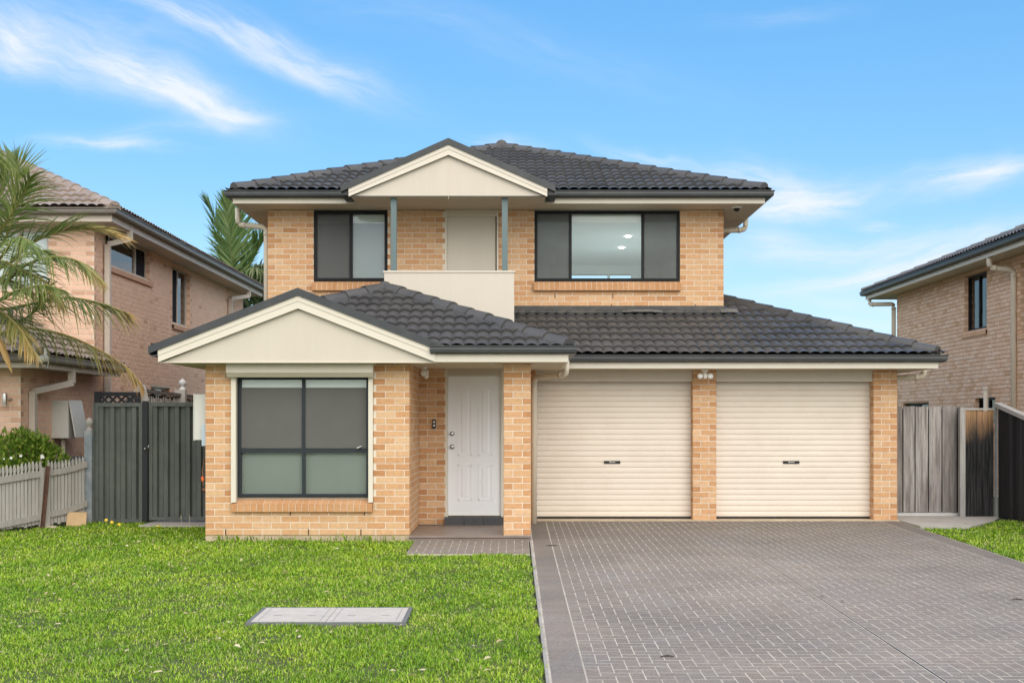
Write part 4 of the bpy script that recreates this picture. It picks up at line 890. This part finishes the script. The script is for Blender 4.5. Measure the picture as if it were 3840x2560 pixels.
tag(m.build('path', [GROUT, PAVE]), kind='structure')
m = MB(); slab_poly(m, [(-5.45, 17.75), (-4.07, 17.75), (-4.07, 21), (-5.45, 21)], -.05, .052); m.build('side_path', CONC).__setitem__('kind', 'structure')
m = MB(); slab_poly(m, [(5.87, 17.55), (6.55, 17.45), (7.2, 18.3), (7.62, 19.1), (7.62, 24), (5.87, 24)], -.05, .062); m.build('side_path', CONC).__setitem__('kind', 'structure')
# service pit with two concrete lids
pit = thing('service_pit', 'grey concrete pit cover with two lids set in the lawn', 'pit cover', (-1.56, 10.55, gz(10.5)))
STEELG = M('grey_pit_frame', (.15, .16, .16), .55, .15, 8)
zz = lambda y: gz(y) + .012
def tilted(m, a, b, c, d, h0, h1): m.hexa([(a, c, gz(c) + h0), (b, c, gz(c) + h0), (b, d, gz(d) + h0), (a, d, gz(d) + h0), (a, c, gz(c) + h1), (b, c, gz(c) + h1), (b, d, gz(d) + h1), (a, d, gz(d) + h1)])
m = MB(); px0, px1, py0, py1 = -2.235, -.895, 10.18, 10.92
for q in ((px0, px0 + .035, py0, py1), (px1 - .035, px1, py0, py1), (px0 + .035, px1 - .035, py0, py0 + .03), (px0 + .035, px1 - .035, py1 - .03, py1)): tilted(m, *q, -.04, .014)
m.build('pit_frame', STEELG, pit)
LID = M('pit_lid_concrete', (.50, .46, .415), .85, .14, 14, .4, 60, grime=((.38, .35, .31), .5), gscale=7)
for a, b in ((px0 + .037, -1.572), (-1.566, px1 - .037)):
    m = MB(); tilted(m, a, b, py0 + .032, py1 - .032, -.03, .015); ld = m.build('pit_lid', LID, pit)
    m = MB()
    for q in ((a + .05, a + .054), (b - .054, b - .05)): tilted(m, *q, py0 + .06, py1 - .06, .0145, .0155)
    for cx0 in (a + .14, b - .2): tilted(m, cx0, cx0 + .07, 10.5, 10.515, .0145, .0157)
    m.build('lid_groove', STEELG, ld)
# ------------------------------------------------------------------ palms
PALM = leaf_mat('palm_leaf', [(.11, .17, .04), (.17, .235, .055), (.26, .305, .09), (.14, .20, .05), (.23, .265, .10)], ((.55, .29, .09), (.68, .50, .23)))
PALM2 = leaf_mat('far_palm_leaf', [(.07, .14, .035), (.12, .20, .055), (.19, .25, .09)], ((.26, .22, .13), (.36, .31, .2)))
RACH = M('frond_stem', (.22, .25, .06), .5, .15, 5)
TRUNK = M('palm_trunk', (.20, .165, .12), .9, .3, 9, .5, 30, stretch=(1, 1, 5))
def frond(parent, pts, L, n=55, hang=.55, lift=0., width=.034, dry=lambda t: 0., mat=PALM, start=.14, seed=0, sides=(1, -1)):
    """pinnate frond along a smooth path; leaflets hang from both sides of the stem"""
    R = random.Random(seed); P = [Vector(p) for p in pts]
    def at(t):
        k = t * (len(P) - 1); i = min(int(k), len(P) - 2); f = k - i
        a, b, c, d = P[max(i - 1, 0)], P[i], P[i + 1], P[min(i + 2, len(P) - 1)]
        return .5 * ((2 * b) + (c - a) * f + (2 * a - 5 * b + 4 * c - d) * f * f + (3 * b - 3 * c + d - a) * f ** 3)
    m = MB(); N = 24; ax = [at(i / N) for i in range(N + 1)]
    m.tube(ax, [.026 * (1 - .85 * i / N) + .003 for i in range(N + 1)], 6, 0, dry=[min(1, .25 + dry(i / N) * .8) for i in range(N + 1) for _ in range(6)])
    for i in range(n):
        t = start + (1 - start) * (i + .5) / n
        for s in sides:
            tt = min(1, t + R.uniform(-.006, .006)); p = at(tt); T = (at(min(1, tt + .02)) - at(max(0, tt - .02))).normalized()
            S = T.cross(Vector((0, 0, 1)))
            S = S.normalized() if S.length > .1 else Vector((1, 0, 0)); Uv = S.cross(T).normalized()
            ang = math.radians(28 + 42 * tt + R.uniform(-9, 9)); prof = L * (math.sin(math.pi * (.16 + .80 * tt)) ** .6) * R.uniform(.8, 1.1)
            d = (S * s * math.cos(ang) + T * math.sin(ang) + Uv * (lift + R.uniform(-.15, .15))).normalized()
            wv = (T - d * T.dot(d)).normalized(); wv = (wv + Uv * R.uniform(-.6, .6)).normalized()
            q = p.copy(); seg = 4; vs = []; dv = []; wd = width * R.uniform(.75, 1.15); hg = hang * R.uniform(.6, 1.35); dr = min(1, max(0, dry(tt) + R.uniform(-.18, .18) * (dry(tt) > 0)))
            for k in range(seg + 1):
                w = wd * (1, 1.1, .9, .55, .05)[k] / 2; vs += [q - wv * w, q + wv * w]; dv += [min(1, dr * (.55 + .18 * k))] * 2
                d = (d + Vector((0, 0, -hg * .36))).normalized(); wv = (wv - d * wv.dot(d)).normalized(); q = q + d * prof / seg
            m.add(vs, [(2 * k, 2 * k + 1, 2 * k + 3, 2 * k + 2) for k in range(seg)], 0, dv)
    return m.build('frond', mat, parent)
palm = thing('palm_tree', 'feathery palm with browning drooping fronds at the left edge in front of the neighbour house', 'palm tree', (-7.75, 16.9, 0))
C0 = (-7.72, 16.9, 3.55)
m = MB(); m.tube([(-7.85, 16.95, -.05), (-7.82, 16.93, .8), (-7.78, 16.92, 1.8), (-7.74, 16.9, 2.7), C0], [.17, .13, .12, .11, .075], 14); m.build('trunk', TRUNK, palm, True)
def PP(*a): return [C0] + [P3(*q) for q in a]
none = lambda t: 0.
tip = lambda a, b=1.: (lambda t: b * max(0, (t - a) / (1 - a)))
fr_list = [
 (PP((-25, 520, 16.9), (5, 430, 16.9), (12, 375, 16.9)), .62, 44, .12, .1, none),
 (PP((-20, 560, 16.6), (20, 500, 16.4), (52, 448, 16.3), (68, 410, 16.2)), .62, 42, .75, 0, none),
 (PP((10, 612, 17.1), (70, 560, 17.2), (140, 532, 17.3), (205, 527, 17.3), (262, 540, 17.3)), .80, 64, .6, .3, tip(.55)),
 (PP((0, 650, 16.5), (60, 608, 16.2), (120, 590, 16.0), (180, 600, 15.9), (228, 640, 15.8)), .62, 56, .9, 0, tip(.75, .7)),
 (PP((-10, 705, 16.9), (63, 700, 16.8), (140, 684, 16.7), (205, 690, 16.6), (250, 703, 16.6), (286, 716, 16.6)), .72, 66, 1.1, .1, tip(.62, .7)),
 (PP((-20, 760, 17.3), (54, 752, 17.3), (144, 768, 17.3), (215, 797, 17.3), (287, 840, 17.3), (325, 882, 17.3)), .60, 66, 1.2, 0, tip(.3, 1.)),
 (PP((0, 640, 17.6), (50, 590, 18.0), (95, 575, 18.2), (130, 590, 18.3)), .55, 40, .8, 0, none),
 (PP((5, 560, 16.7), (30, 470, 16.6), (40, 410, 16.6), (38, 370, 16.6)), .6, 40, .3, .1, none),
 (PP((-20, 690, 16.2), (40, 668, 15.8), (100, 655, 15.5), (150, 668, 15.4)), .55, 42, .9, 0, none),
 (PP((-60, 560, 17.2), (-110, 500, 17.4), (-170, 480, 17.5)), .6, 34, .8, 0, none),
 (PP((-70, 640, 16.5), (-140, 640, 16.2), (-200, 690, 16.0)), .6, 34, 1., 0, none),
 (PP((-10, 600, 16.3), (25, 560, 15.7), (50, 545, 15.3), (70, 560, 15.1)), .6, 34, .9, 0, none),
 (PP((-5, 600, 16.4), (45, 620, 16.1), (95, 640, 15.9), (135, 690, 15.8)), .6, 42, 1.0, 0, tip(.6, .6)),
 (PP((-30, 700, 16.5), (10, 720, 16.2), (50, 760, 16.0), (75, 810, 15.9)), .5, 38, .9, 0, tip(.3, .8)),
 (PP((0, 720, 16.8), (40, 735, 16.4), (80, 715, 16.2), (110, 660, 16.1)), .5, 30, .5, 0, none),
 (PP((-30, 640, 17.8), (10, 640, 18.3), (60, 660, 18.5), (100, 700, 18.6)), .5, 36, 1., 0, tip(.5)),
]
for i, (pts, L, n, hg, lf, dr) in enumerate(fr_list): frond(palm, pts, L * 1.12, int(n * 1.2), hg * .8, lf, .021, dr, PALM, .2 if i else .3, i)
m = MB(); a, b = Vector(P3(-6, 770, 16.2)), Vector(P3(28, 857, 16.2)); m.tube([a, a.lerp(b, .3), a.lerp(b, .7), b], [.02, .05, .035, .004], 6, dry=[1.] * 24); m.build('dead_sheath', PALM, palm)
fpalm = thing('palm_tree', 'tall green palm rising behind the neighbour roof left of the brick house', 'palm tree', (-8.0, 38, 0))
C1 = P3(548, 700, 38.)
m = MB(); m.tube([(C1[0] - .2, 38, 0), (C1[0] - .1, 38, 2), (C1[0] + .05, 38, 4.0), C1], [.22, .17, .15, .12], 12); m.build('trunk', TRUNK, fpalm, True)
def PQ(*a): return [C1] + [P3(*q) for q in a]
for i, (pts, L, n, hg, lf, dr) in enumerate([
 (PQ((518, 620, 38), (505, 550, 38), (492, 500, 38), (478, 468, 38)), 1.15, 60, .10, .0, none),
 (PQ((538, 640, 37.5), (530, 570, 37.3), (525, 510, 37.2), (520, 455, 37.1)), 1.1, 66, .06, .1, none),
 (PQ((542, 640, 38.6), (540, 570, 39), (541, 515, 39.2), (553, 480, 39.3)), 1.15, 60, .12, .1, none),
 (PQ((558, 650, 38), (575, 610, 38), (592, 575, 38), (610, 545, 38)), 1.25, 56, .3, .3, none),
 (PQ((562, 660, 37.5), (582, 635, 37.4), (602, 612, 37.3), (622, 600, 37.2)), 1.1, 56, .8, .1, tip(.1, .8)),
 (PQ((575, 690, 38), (590, 690, 38), (602, 705, 38), (608, 730, 38)), .6, 40, 1.0, 0, none),
 (PQ((560, 660, 37), (575, 625, 36.4), (590, 615, 36.), (604, 640, 35.8)), .9, 40, .8, 0, tip(.4, .6)),
 (PQ((520, 680, 38.3), (490, 650, 38.4), (462, 640, 38.5), (440, 665, 38.5)), .8, 36, .9, 0, none),
 ]): frond(fpalm, pts, L, n, hg, lf, .07, dr, PALM2, .1, 40 + i)
SHRUBL = leaf_mat('far_shrub_leaf', [(.03, .055, .02), (.05, .08, .03), (.07, .09, .04)])
def leafball(name, mat, parent, lumps, n, size, seed=1, up=.5):
    R = random.Random(seed); m = MB(); tot = sum(l[3] ** 2 for l in lumps)
    for (x, y, z, r, sz) in lumps:
        for _ in range(int(n * r * r / tot)):
            a, c = R.uniform(0, 2 * math.pi), R.uniform(-.75, 1); s = math.sqrt(1 - c * c); rr = r * (R.uniform(.45, 1.0) ** .5) * (1 + .18 * math.sin(3 * a + 5 * c) + .12 * math.sin(7 * a - 4 * c))
            p = Vector((x + s * math.cos(a) * rr, y + s * math.sin(a) * rr, z + c * rr * sz))
            d = (Vector((s * math.cos(a), s * math.sin(a), c + up)) + Vector((R.uniform(-.8, .8), R.uniform(-.8, .8), R.uniform(-.6, .8)))).normalized()
            w = d.cross(Vector((R.uniform(-1, 1), R.uniform(-1, 1), R.uniform(-1, 1)))).normalized(); L = size * R.uniform(.7, 1.3); W = L * .24; nn = d.cross(w)
            m.add([p, p + d * L * .45 - w * W + nn * L * .06, p + d * L, p + d * L * .45 + w * W + nn * L * .06], [(0, 1, 2, 3)])
    return m.build(name, mat, parent)
sh = thing('shrub', 'dark leafy shrub far behind the gap between the two houses', 'shrub', (-8.0, 36, 0))
m = MB(); m.tube([(-7.55, 36, 0), (-7.5, 36, 1.5), (-7.45, 36, 3.4)], [.09, .07, .04], 8); m.build('trunk', TRUNK, sh)
leafball('crown', SHRUBL, sh, [(-7.4, 36, 4.7, .9, 1.25), (-7.0, 36.2, 5.3, .6, 1.2), (-7.8, 36, 4.0, .8, 1.)], 2600, .22, 5)
BUSHL = leaf_mat('bush_leaf', [(.06, .13, .015), (.12, .22, .024), (.22, .32, .04), (.34, .42, .09)], rough=.35)
bu = thing('bush', 'rounded bright green bush with white flowers behind the picket fence', 'bush', (-7.0, 17.75, 0))
m = MB()
for i in range(14):
    a = i * .9; m.tube([(-7.05 + .1 * math.cos(a), 17.75 + .1 * math.sin(a), 0), (-7.05 + .3 * math.cos(a), 17.75 + .2 * math.sin(a), .7), (-7.05 + .42 * math.cos(a), 17.75 + .25 * math.sin(a), 1.1)], [.014, .01, .005], 5)
m.build('branches', TRUNK, bu)
bl_ = [(-7.0, 17.85, 1.02, .32, 1.05), (-7.22, 17.85, 1.10, .32, 1.0), (-6.86, 17.95, .92, .26, 1.), (-7.35, 17.45, .78, .30, .95), (-7.22, 17.58, .74, .28, 1.), (-7.55, 17.3, .74, .30, .9), (-6.80, 18.0, .80, .22, .9)]
leafball('foliage', BUSHL, bu, bl_, 9000, .07, 11, .7)
m = MB(); R_ = random.Random(3)
for i in range(6):
    p = Vector(P3(R_.choice([14, 16, 52, 30, 55, 70, 8, 100, 118]), R_.uniform(1043, 1056), 17.2)) + Vector((R_.uniform(-.03, .03), 0, 0)); r = R_.uniform(.010, .018)
    for k in range(5):
        a = k * 1.257; m.add([p, p + Vector((math.cos(a - .5) * r, -.01, math.sin(a - .5) * r)), p + Vector((math.cos(a) * r * 1.5, -.018, math.sin(a) * r * 1.5)), p + Vector((math.cos(a + .5) * r, -.01, math.sin(a + .5) * r))], [(0, 1, 2, 3)])
m.build('flowers', M('white_petals', (.80, .78, .74), .6), bu)

# ------------------------------------------------------------------ grass, litter
GRASS = leaf_mat('grass_blade', [(.08, .185, .010), (.17, .335, .016), (.28, .46, .026), (.44, .61, .045), (.22, .385, .02), (.57, .64, .13)], ((.50, .42, .22), (.60, .52, .32)), .3, .5)
_nt = GRASS.node_tree; _b = _nt.nodes['Principled BSDF']; _src = _b.inputs['Base Color'].links[0].from_socket
_f = ramp(_nt, noise(_nt, coords(_nt), .9, 5, .6), [(.38, (.72, .82, .7)), (.55, (1, 1, 1)), (.72, (1.22, 1.10, 1.0))])
_c = mixc(_nt, 1., _src, _f, 'MULTIPLY'); _nt.links.new(_c, _b.inputs['Base Color'])
for _n in _nt.nodes:
    if _n.type == 'BSDF_TRANSLUCENT': _nt.links.new(_c, _n.inputs['Color'])
def inside_lawn(x, y):
    ok = (x < .205 + .025 * np.sin(y * 9) + .015 * np.sin(y * 31)) & (y < 16.0)
    ok |= (x < -4.10) & (y < 18.25)
    ok |= (x > 5.865 + .03 * np.sin(y * 8)) & (x < 7.74) & (y < 17.75 + .9 * np.clip((x - 6.5) / 1.2, 0, 1))
    ok &= ~((x > -1.30 + .02 * np.sin(y * 17)) & (x < .3) & (y > 14.64 + .025 * np.sin(x * 13)))
    ok &= ~((x > -2.235) & (x < -.895) & (y > 10.21) & (y < 10.92))
    ok &= ~((x < -4.05) & (x > -5.45) & (y > 17.7))
    ok &= (x > -6.36 - (18.2 - y) * .6207 + .02) | (y < 16.4)
    ok &= np.abs(x) < .47 * y + 2.2
    return ok
def grass(seed):
    g = np.random.default_rng(seed); X_, Y_, W_, L_ = [], [], [], []
    for y0, y1, dens, w, L in ((7.3, 9.5, 7500, .007, .036), (9.5, 12, 7000, .008, .037), (12, 15, 5200, .010, .040), (15, 19.2, 3800, .012, .045)):
        n = int(dens * 17 * (y1 - y0)); x = g.uniform(-9, 8, n); y = g.uniform(y0, y1, n); k = inside_lawn(x, y); x, y = x[k], y[k]
        # clumps: keep fewer blades in the hollows
        cl = np.sin(x * 5.1 + 1.3 * np.sin(y * 3.7)) * np.sin(y * 4.3 + 1.7 * np.sin(x * 2.9)) + .6 * np.sin(x * 17 + y * 11) * np.sin(y * 19 - x * 7)
        k = g.uniform(0, 1, len(x)) < .72 + .3 * cl; x, y, cl = x[k], y[k], cl[k]
        X_.append(x); Y_.append(y); W_.append(np.full(len(x), w)); L_.append(L * (1 + .28 * cl) * g.uniform(.55, 1.35, len(x)))
    x, y, w, L = map(np.concatenate, (X_, Y_, W_, L_)); n = len(x)
    z = np.where(y > 18.6, .0574, .0225 * (y - 16.05)) - .014
    az = g.uniform(0, 2 * np.pi, n); tilt = np.radians(g.uniform(15, 82, n)); bend = np.radians(g.uniform(0, 45, n))
    t2 = np.minimum(tilt + bend, np.radians(105)); ca, sa = np.cos(az), np.sin(az); w = w * g.uniform(.7, 1.3, n)
    wx, wy = -sa * w / 2, ca * w / 2
    h1, r1 = L * .55 * np.cos(tilt), L * .55 * np.sin(tilt); h2, r2 = h1 + L * .45 * np.cos(t2), r1 + L * .45 * np.sin(t2)
    V = np.empty((n, 5, 3), np.float32)
    V[:, 0] = np.stack([x - wx, y - wy, z], 1); V[:, 1] = np.stack([x + wx, y + wy, z], 1)
    V[:, 2] = np.stack([x + ca * r1 + wx * .9, y + sa * r1 + wy * .9, z + h1], 1); V[:, 3] = np.stack([x + ca * r1 - wx * .9, y + sa * r1 - wy * .9, z + h1], 1)
    V[:, 4] = np.stack([x + ca * r2, y + sa * r2, z + h2], 1)
    me = bpy.data.meshes.new('grass'); me.vertices.add(n * 5); me.vertices.foreach_set('co', V.ravel())
    b = (np.arange(n) * 5)[:, None]
    lv = np.concatenate([b + np.array([[0, 1, 2, 3]]), b + np.array([[3, 2, 4]])], 1).astype(np.int32).ravel()
    me.loops.add(n * 7); me.loops.foreach_set('vertex_index', lv)
    ls = (np.arange(n) * 7)[:, None] + np.array([[0, 4]]); me.polygons.add(n * 2)
    me.polygons.foreach_set('loop_start', ls.ravel().astype(np.int32))
    me.update(calc_edges=True); me.validate()
    dry = (g.uniform(0, 1, n) < .075 + .05 * np.sin(x * 1.7) * np.sin(y * 2.3)).astype(np.float32) * g.uniform(.5, 1, n).astype(np.float32)
    at = me.attributes.new('dry', 'FLOAT', 'POINT'); at.data.foreach_set('value', np.repeat(dry, 5).astype(np.float32))
    me.materials.append(GRASS); o = bpy.data.objects.new('grass', me); COL.objects.link(o); return o
go = grass(5); tag(go, kind='stuff')
LIT = leaf_mat('dry_leaf', [(.46, .40, .22), (.56, .50, .32), (.42, .34, .16), (.62, .56, .40)], trans=.15)
m = MB(); g = random.Random(9); c = 0
while c < 480:
    y = g.uniform(7.4, 17.5); x = g.uniform(-8, 7.7)
    if not inside_lawn(np.array([x]), np.array([y]))[0]: continue
    c += 1; a = g.uniform(0, 6.28); L = g.uniform(.02, .085); W = min(.012, L * g.uniform(.12, .26)); z = gz(y) + g.uniform(.018, .034); cu = L * g.uniform(.05, .3)
    d, s = Vector((math.cos(a), math.sin(a), g.uniform(-.15, .15))), Vector((-math.sin(a), math.cos(a), g.uniform(-.3, .3))); p = Vector((x, y, z))
    m.add([p, p + d * L * .3 - s * W + Vector((0, 0, cu)), p + d * L * .7 - s * W * .9 + Vector((0, 0, cu)), p + d * L, p + d * L * .7 + s * W * .9 + Vector((0, 0, cu * .6)), p + d * L * .3 + s * W + Vector((0, 0, cu * .6))], [(0, 1, 4, 5), (1, 2, 3, 4)])
tag(m.build('fallen_leaves', LIT), kind='stuff')
m = MB(); R_ = random.Random(21)
for i in range(150):                                                 # weeds in the crack at the foot of the house
    x = R_.uniform(-3.9, -1.4); y = 16.02; L = R_.uniform(.02, .10) * (1 if R_.random() < .3 else .6); a = R_.uniform(-.7, .7); b = R_.uniform(0, 6.28)
    m.add([(x - .004, y, -.01), (x + .004, y, -.01), (x + a * L * .5, y - .02, L * .6 + .03), (x + a * L, y - .03 - R_.uniform(0, .03), L * .8 + .03)], [(0, 1, 2), (0, 2, 3)])
tag(m.build('weeds', GRASS), kind='stuff')
TWIG = M('dark_twig', (.05, .035, .025), .8, .2, 20)
for lab, (px, py, L, a) in zip(('dark twig lying on the driveway near its left edge in the foreground', 'small dark twig on the driveway in front of the porch pillar', 'short dark twig at the far right of the driveway'), ((2503, 2466, .10, .1), (2069, 2048, .14, .02), (3813, 2250, .10, -.1))):
    px, py = px * .6125, py * .6125; d = 10.
    for _ in range(30): d = (CAMZ - gz(d)) * F / (py - HY)
    x = X(px, d); m = MB(); m.tube([(x - L / 2, d, gz(d) + .012), (x, d + a * L, gz(d) + .016), (x + L / 2, d + a * L * 1.5, gz(d) + .011)], [.004, .007, .004], 6); tag(m.build('twig', TWIG), lab, 'twig', 'twigs on the driveway')
DRYL = M('curled_dark_leaf', (.09, .05, .03), .8, .3, 20)
for lab, (px, py) in zip(('curled dark leaf lying on the driveway joint', 'curled dark leaf just right of the driveway joint'), ((3085, 2239), (3160, 2258))):
    px, py = px * .6125, py * .6125; d = 10.
    for _ in range(30): d = (CAMZ - gz(d)) * F / (py - HY)
    x = X(px, d); m = MB(); m.add([(x - .025, d, gz(d) + .006), (x, d - .015, gz(d) + .02), (x + .028, d, gz(d) + .007), (x, d + .015, gz(d) + .022)], [(0, 1, 3), (1, 2, 3)]); tag(m.build('dead_leaf', DRYL), lab, 'leaf', 'dead leaves on the driveway')
YEL = M('yellow_petals', (.75, .52, .04), .6); STEMG = M('flower_stem', (.16, .22, .06), .6)
for lab, (px, py) in zip(('leftmost yellow dandelion in front of the green gate', 'second yellow dandelion from the left at the foot of the gate', 'yellow dandelion just left of the black gate post', 'yellow dandelion right of the black gate post'), ((244, 1194), (257, 1199), (274, 1204), (364, 1209))):
    d = 17.75; p = Vector(P3(px, py, d)); b = Vector((p.x + .02, d - .02, gz(d) - .01)); t = thing('dandelion', lab, 'flower', tuple(b), 'dandelions by the gate')
    m = MB(); m.tube([b, b.lerp(p, .6) + Vector((.01, 0, 0)), p], .004, 5); m.build('stem', STEMG, t)
    m = MB(); m.lathe(p, [(.008, -.008), (.026, 0), (.022, .012), (.008, .018)], 10, (.2, -.8, .6)); m.build('flower_head', YEL, t)
for lab, (px, py) in zip(('thin pale grass stalk standing before the right green gate leaf', 'thin pale grass stalk nearest the house by the green gate'), ((415, 1190), (434, 1190))):
    d = 17.8; b = Vector((X(px, d), d, gz(d))); m = MB(); m.tube([b, b + Vector((.01, 0, .08)), b + Vector((.005, 0, .16))], [.003, .003, .005], 5); tag(m.build('grass_stalk', M('straw_stalk', (.5, .45, .3), .8)), lab, 'stalk', 'grass stalks by the gate')

# ------------------------------------------------------------------ sky, sun, camera
SUN_DIR = Vector((.25, -.82, .62)).normalized()
EL, AZ = math.asin(SUN_DIR.z), math.atan2(SUN_DIR.x, SUN_DIR.y)
w = bpy.data.worlds.new('World'); sc.world = w; w.use_nodes = True; nt = w.node_tree
bg = nt.nodes['Background']
sky = nt.nodes.new('ShaderNodeTexSky'); sky.sky_type = 'NISHITA'; sky.sun_disc = False; sky.sun_elevation = EL; sky.sun_rotation = AZ
sky.air_density = 1.0; sky.dust_density = .4; sky.ozone_density = 1.0; sky.altitude = 0
tc = nt.nodes.new('ShaderNodeTexCoord'); s = node(nt, 'ShaderNodeSeparateXYZ', {0: tc.outputs['Generated']})
yy = mth(nt, 'MAXIMUM', s.outputs[1], .02)
uu, vv = mth(nt, 'DIVIDE', s.outputs[0], yy), mth(nt, 'DIVIDE', s.outputs[2], yy)
uv = node(nt, 'ShaderNodeCombineXYZ', {0: uu, 1: vv}).outputs[0]
wn = node(nt, 'ShaderNodeTexNoise', {'Vector': uv, 'Scale': 7., 'Detail': 5., 'Roughness': .55})
wv = node(nt, 'ShaderNodeVectorMath', {0: wn.outputs['Color'], 1: (.5, .5, .5)}, operation='SUBTRACT').outputs[0]
wv = node(nt, 'ShaderNodeVectorMath', {0: wv, 3: .05}, operation='SCALE').outputs[0]
uvw = node(nt, 'ShaderNodeVectorMath', {0: uv, 1: wv}, operation='ADD').outputs[0]
def streak(px, py, ang, la, lb, amt, fib=.7, k=0):
    """a wisp of cirrus at a fixed bearing and height in the sky"""
    mp = node(nt, 'ShaderNodeMapping', {'Vector': uvw, 'Location': ((px - CX) / F, (HY - py) / F, 0), 'Rotation': (0, 0, math.radians(ang)), 'Scale': (la * 1.1 / F, lb * 1.25 / F, 1)}, vector_type='TEXTURE').outputs[0]
    d2 = node(nt, 'ShaderNodeVectorMath', {0: mp, 1: mp}, operation='DOT_PRODUCT').outputs['Value']
    g = mth(nt, 'POWER', 2.71828, mth(nt, 'MULTIPLY', d2, -1.))
    q = node(nt, 'ShaderNodeVectorMath', {0: mp, 1: (1.1 * la / 160, 1.0 + lb / 60, 1)}, operation='MULTIPLY').outputs[0]
    q = node(nt, 'ShaderNodeVectorMath', {0: q, 1: (k * 3.7, k * 1.9, k)}, operation='ADD').outputs[0]
    f = noise(nt, q, 1.1, 7, .6)
    f = node(nt, 'ShaderNodeMapRange', {'Value': f, 'From Min': .34, 'From Max': .66, 'To Min': 1 - fib, 'To Max': 1.}).outputs[0]
    return mth(nt, 'MULTIPLY', mth(nt, 'MULTIPLY', g, f), amt)
CL = [(30, 60, -35, 90, 60, .75), (130, 110, -18, 260, 38, .55), (330, 165, -28, 170, 34, .85), (450, 225, -24, 130, 34, 1.0), (530, 270, -12, 70, 16, .6),
      (90, 145, -14, 130, 26, .6), (470, 65, -26, 200, 16, .8), (660, 110, -24, 190, 30, .95), (700, 160, -26, 150, 22, .5), (260, 60, -20, 200, 50, .35),
      (245, 342, -2, 120, 11, .7), (310, 343, 4, 50, 12, .6), (1170, 325, -8, 70, 14, .6), (1490, 370, -18, 110, 18, .6), (1740, 430, -4, 130, 40, .95), (1880, 450, 6, 150, 30, .9), (1800, 485, 4, 110, 26, .8),
      (2230, 410, 14, 110, 28, .9), (2290, 385, 8, 80, 18, .6), (2010, 515, -8, 40, 10, .6), (1850, 580, 4, 240, 26, .5), (2150, 590, 14, 260, 26, .7), (1950, 640, 10, 200, 14, .75), (2100, 560, 8, 300, 22, .45), (1770, 560, 0, 70, 24, .55),
      (1100, 80, -15, 420, 40, .16), (1800, 25, 6, 120, 14, .2), (420, 300, 6, 200, 14, .25), (620, 700, 0, 160, 60, .35), (1900, 720, 4, 500, 50, .45)]
tot = None
for i, c in enumerate(CL):
    v = streak(*c, k=i); tot = v if tot is None else mth(nt, 'ADD', tot, v)
# bright soft cloud added across the unseen sky dome as frontal fill
dn = node(nt, 'ShaderNodeTexNoise', {'Vector': node(nt, 'ShaderNodeVectorMath', {0: tc.outputs['Generated'], 1: (1, 1, 2.4)}, operation='MULTIPLY').outputs[0], 'Scale': 2.6, 'Detail': 8., 'Roughness': .6}).outputs['Fac']
dome = node(nt, 'ShaderNodeMapRange', {'Value': dn, 'From Min': .42, 'From Max': .66, 'To Min': .35, 'To Max': 1.}).outputs[0]
back = node(nt, 'ShaderNodeMapRange', {'Value': s.outputs[1], 'From Min': .15, 'From Max': .45, 'To Min': 1., 'To Max': 0.}).outputs[0]
front = node(nt, 'ShaderNodeMapRange', {'Value': s.outputs[1], 'From Min': .05, 'From Max': .2, 'To Min': 0., 'To Max': 1.}).outputs[0]
SKYTINT = (.93, .965, 1.03)
base = mixc(nt, 1., sky.outputs[0], SKYTINT, 'MULTIPLY')
hs = node(nt, 'ShaderNodeHueSaturation', {'Color': base, 'Saturation': 1.27, 'Hue': .5, 'Value': .95})
CLOUDV = (5.0, 5.2, 5.5)
FILLV = (13.5, 12.7, 11.8)
grad = ramp(nt, s.outputs[2], [(0., (3.4, 4.5, 5.2)), (.10, (2.3, 3.95, 5.25)), (.20, (1.45, 3.4, 5.4)), (.40, (.72, 2.55, 5.3)), (1., (.4, 1.7, 4.6))])
hs = node(nt, 'ShaderNodeMix', {0: .65, 6: hs.outputs[0], 7: grad}, data_type='RGBA'); hs = [hs.outputs[2]]
c = mixc(nt, mth(nt, 'MULTIPLY', dome, back), mixc(nt, mth(nt, 'MINIMUM', mth(nt, 'MULTIPLY', tot, mth(nt, 'MULTIPLY', front, .78)), .9), hs[0], CLOUDV), FILLV)
nt.links.new(c, bg.inputs[0]); bg.inputs[1].default_value = .11
sl = bpy.data.lights.new('sun', 'SUN'); sl.energy = 1.25; sl.angle = math.radians(50); sl.color = (1, .93, .82)
so = bpy.data.objects.new('sun', sl); COL.objects.link(so); so.rotation_euler = SUN_DIR.to_track_quat('Z', 'Y').to_euler(); so.location = (20, -20, 30)
cam = bpy.data.cameras.new('camera'); cam.sensor_width = 36; cam.lens = F / 2352 * 36; cam.shift_y = (HY - 784) / 2352; cam.shift_x = -(CX - 1176) / 2352; cam.clip_end = 2000; cam.clip_start = .05
co = bpy.data.objects.new('camera', cam); COL.objects.link(co); co.location = (0, 0, CAMZ); co.rotation_euler = (math.radians(90), 0, 0); sc.camera = co
vs_ = sc.view_settings; vs_.view_transform = 'Standard'; vs_.look = 'None'; vs_.exposure = .76; vs_.gamma = 1
sc.render.engine = 'CYCLES'; sc.cycles.use_denoising = True; sc.cycles.max_bounces = 8; sc.cycles.transparent_max_bounces = 24; sc.cycles.diffuse_bounces = 5
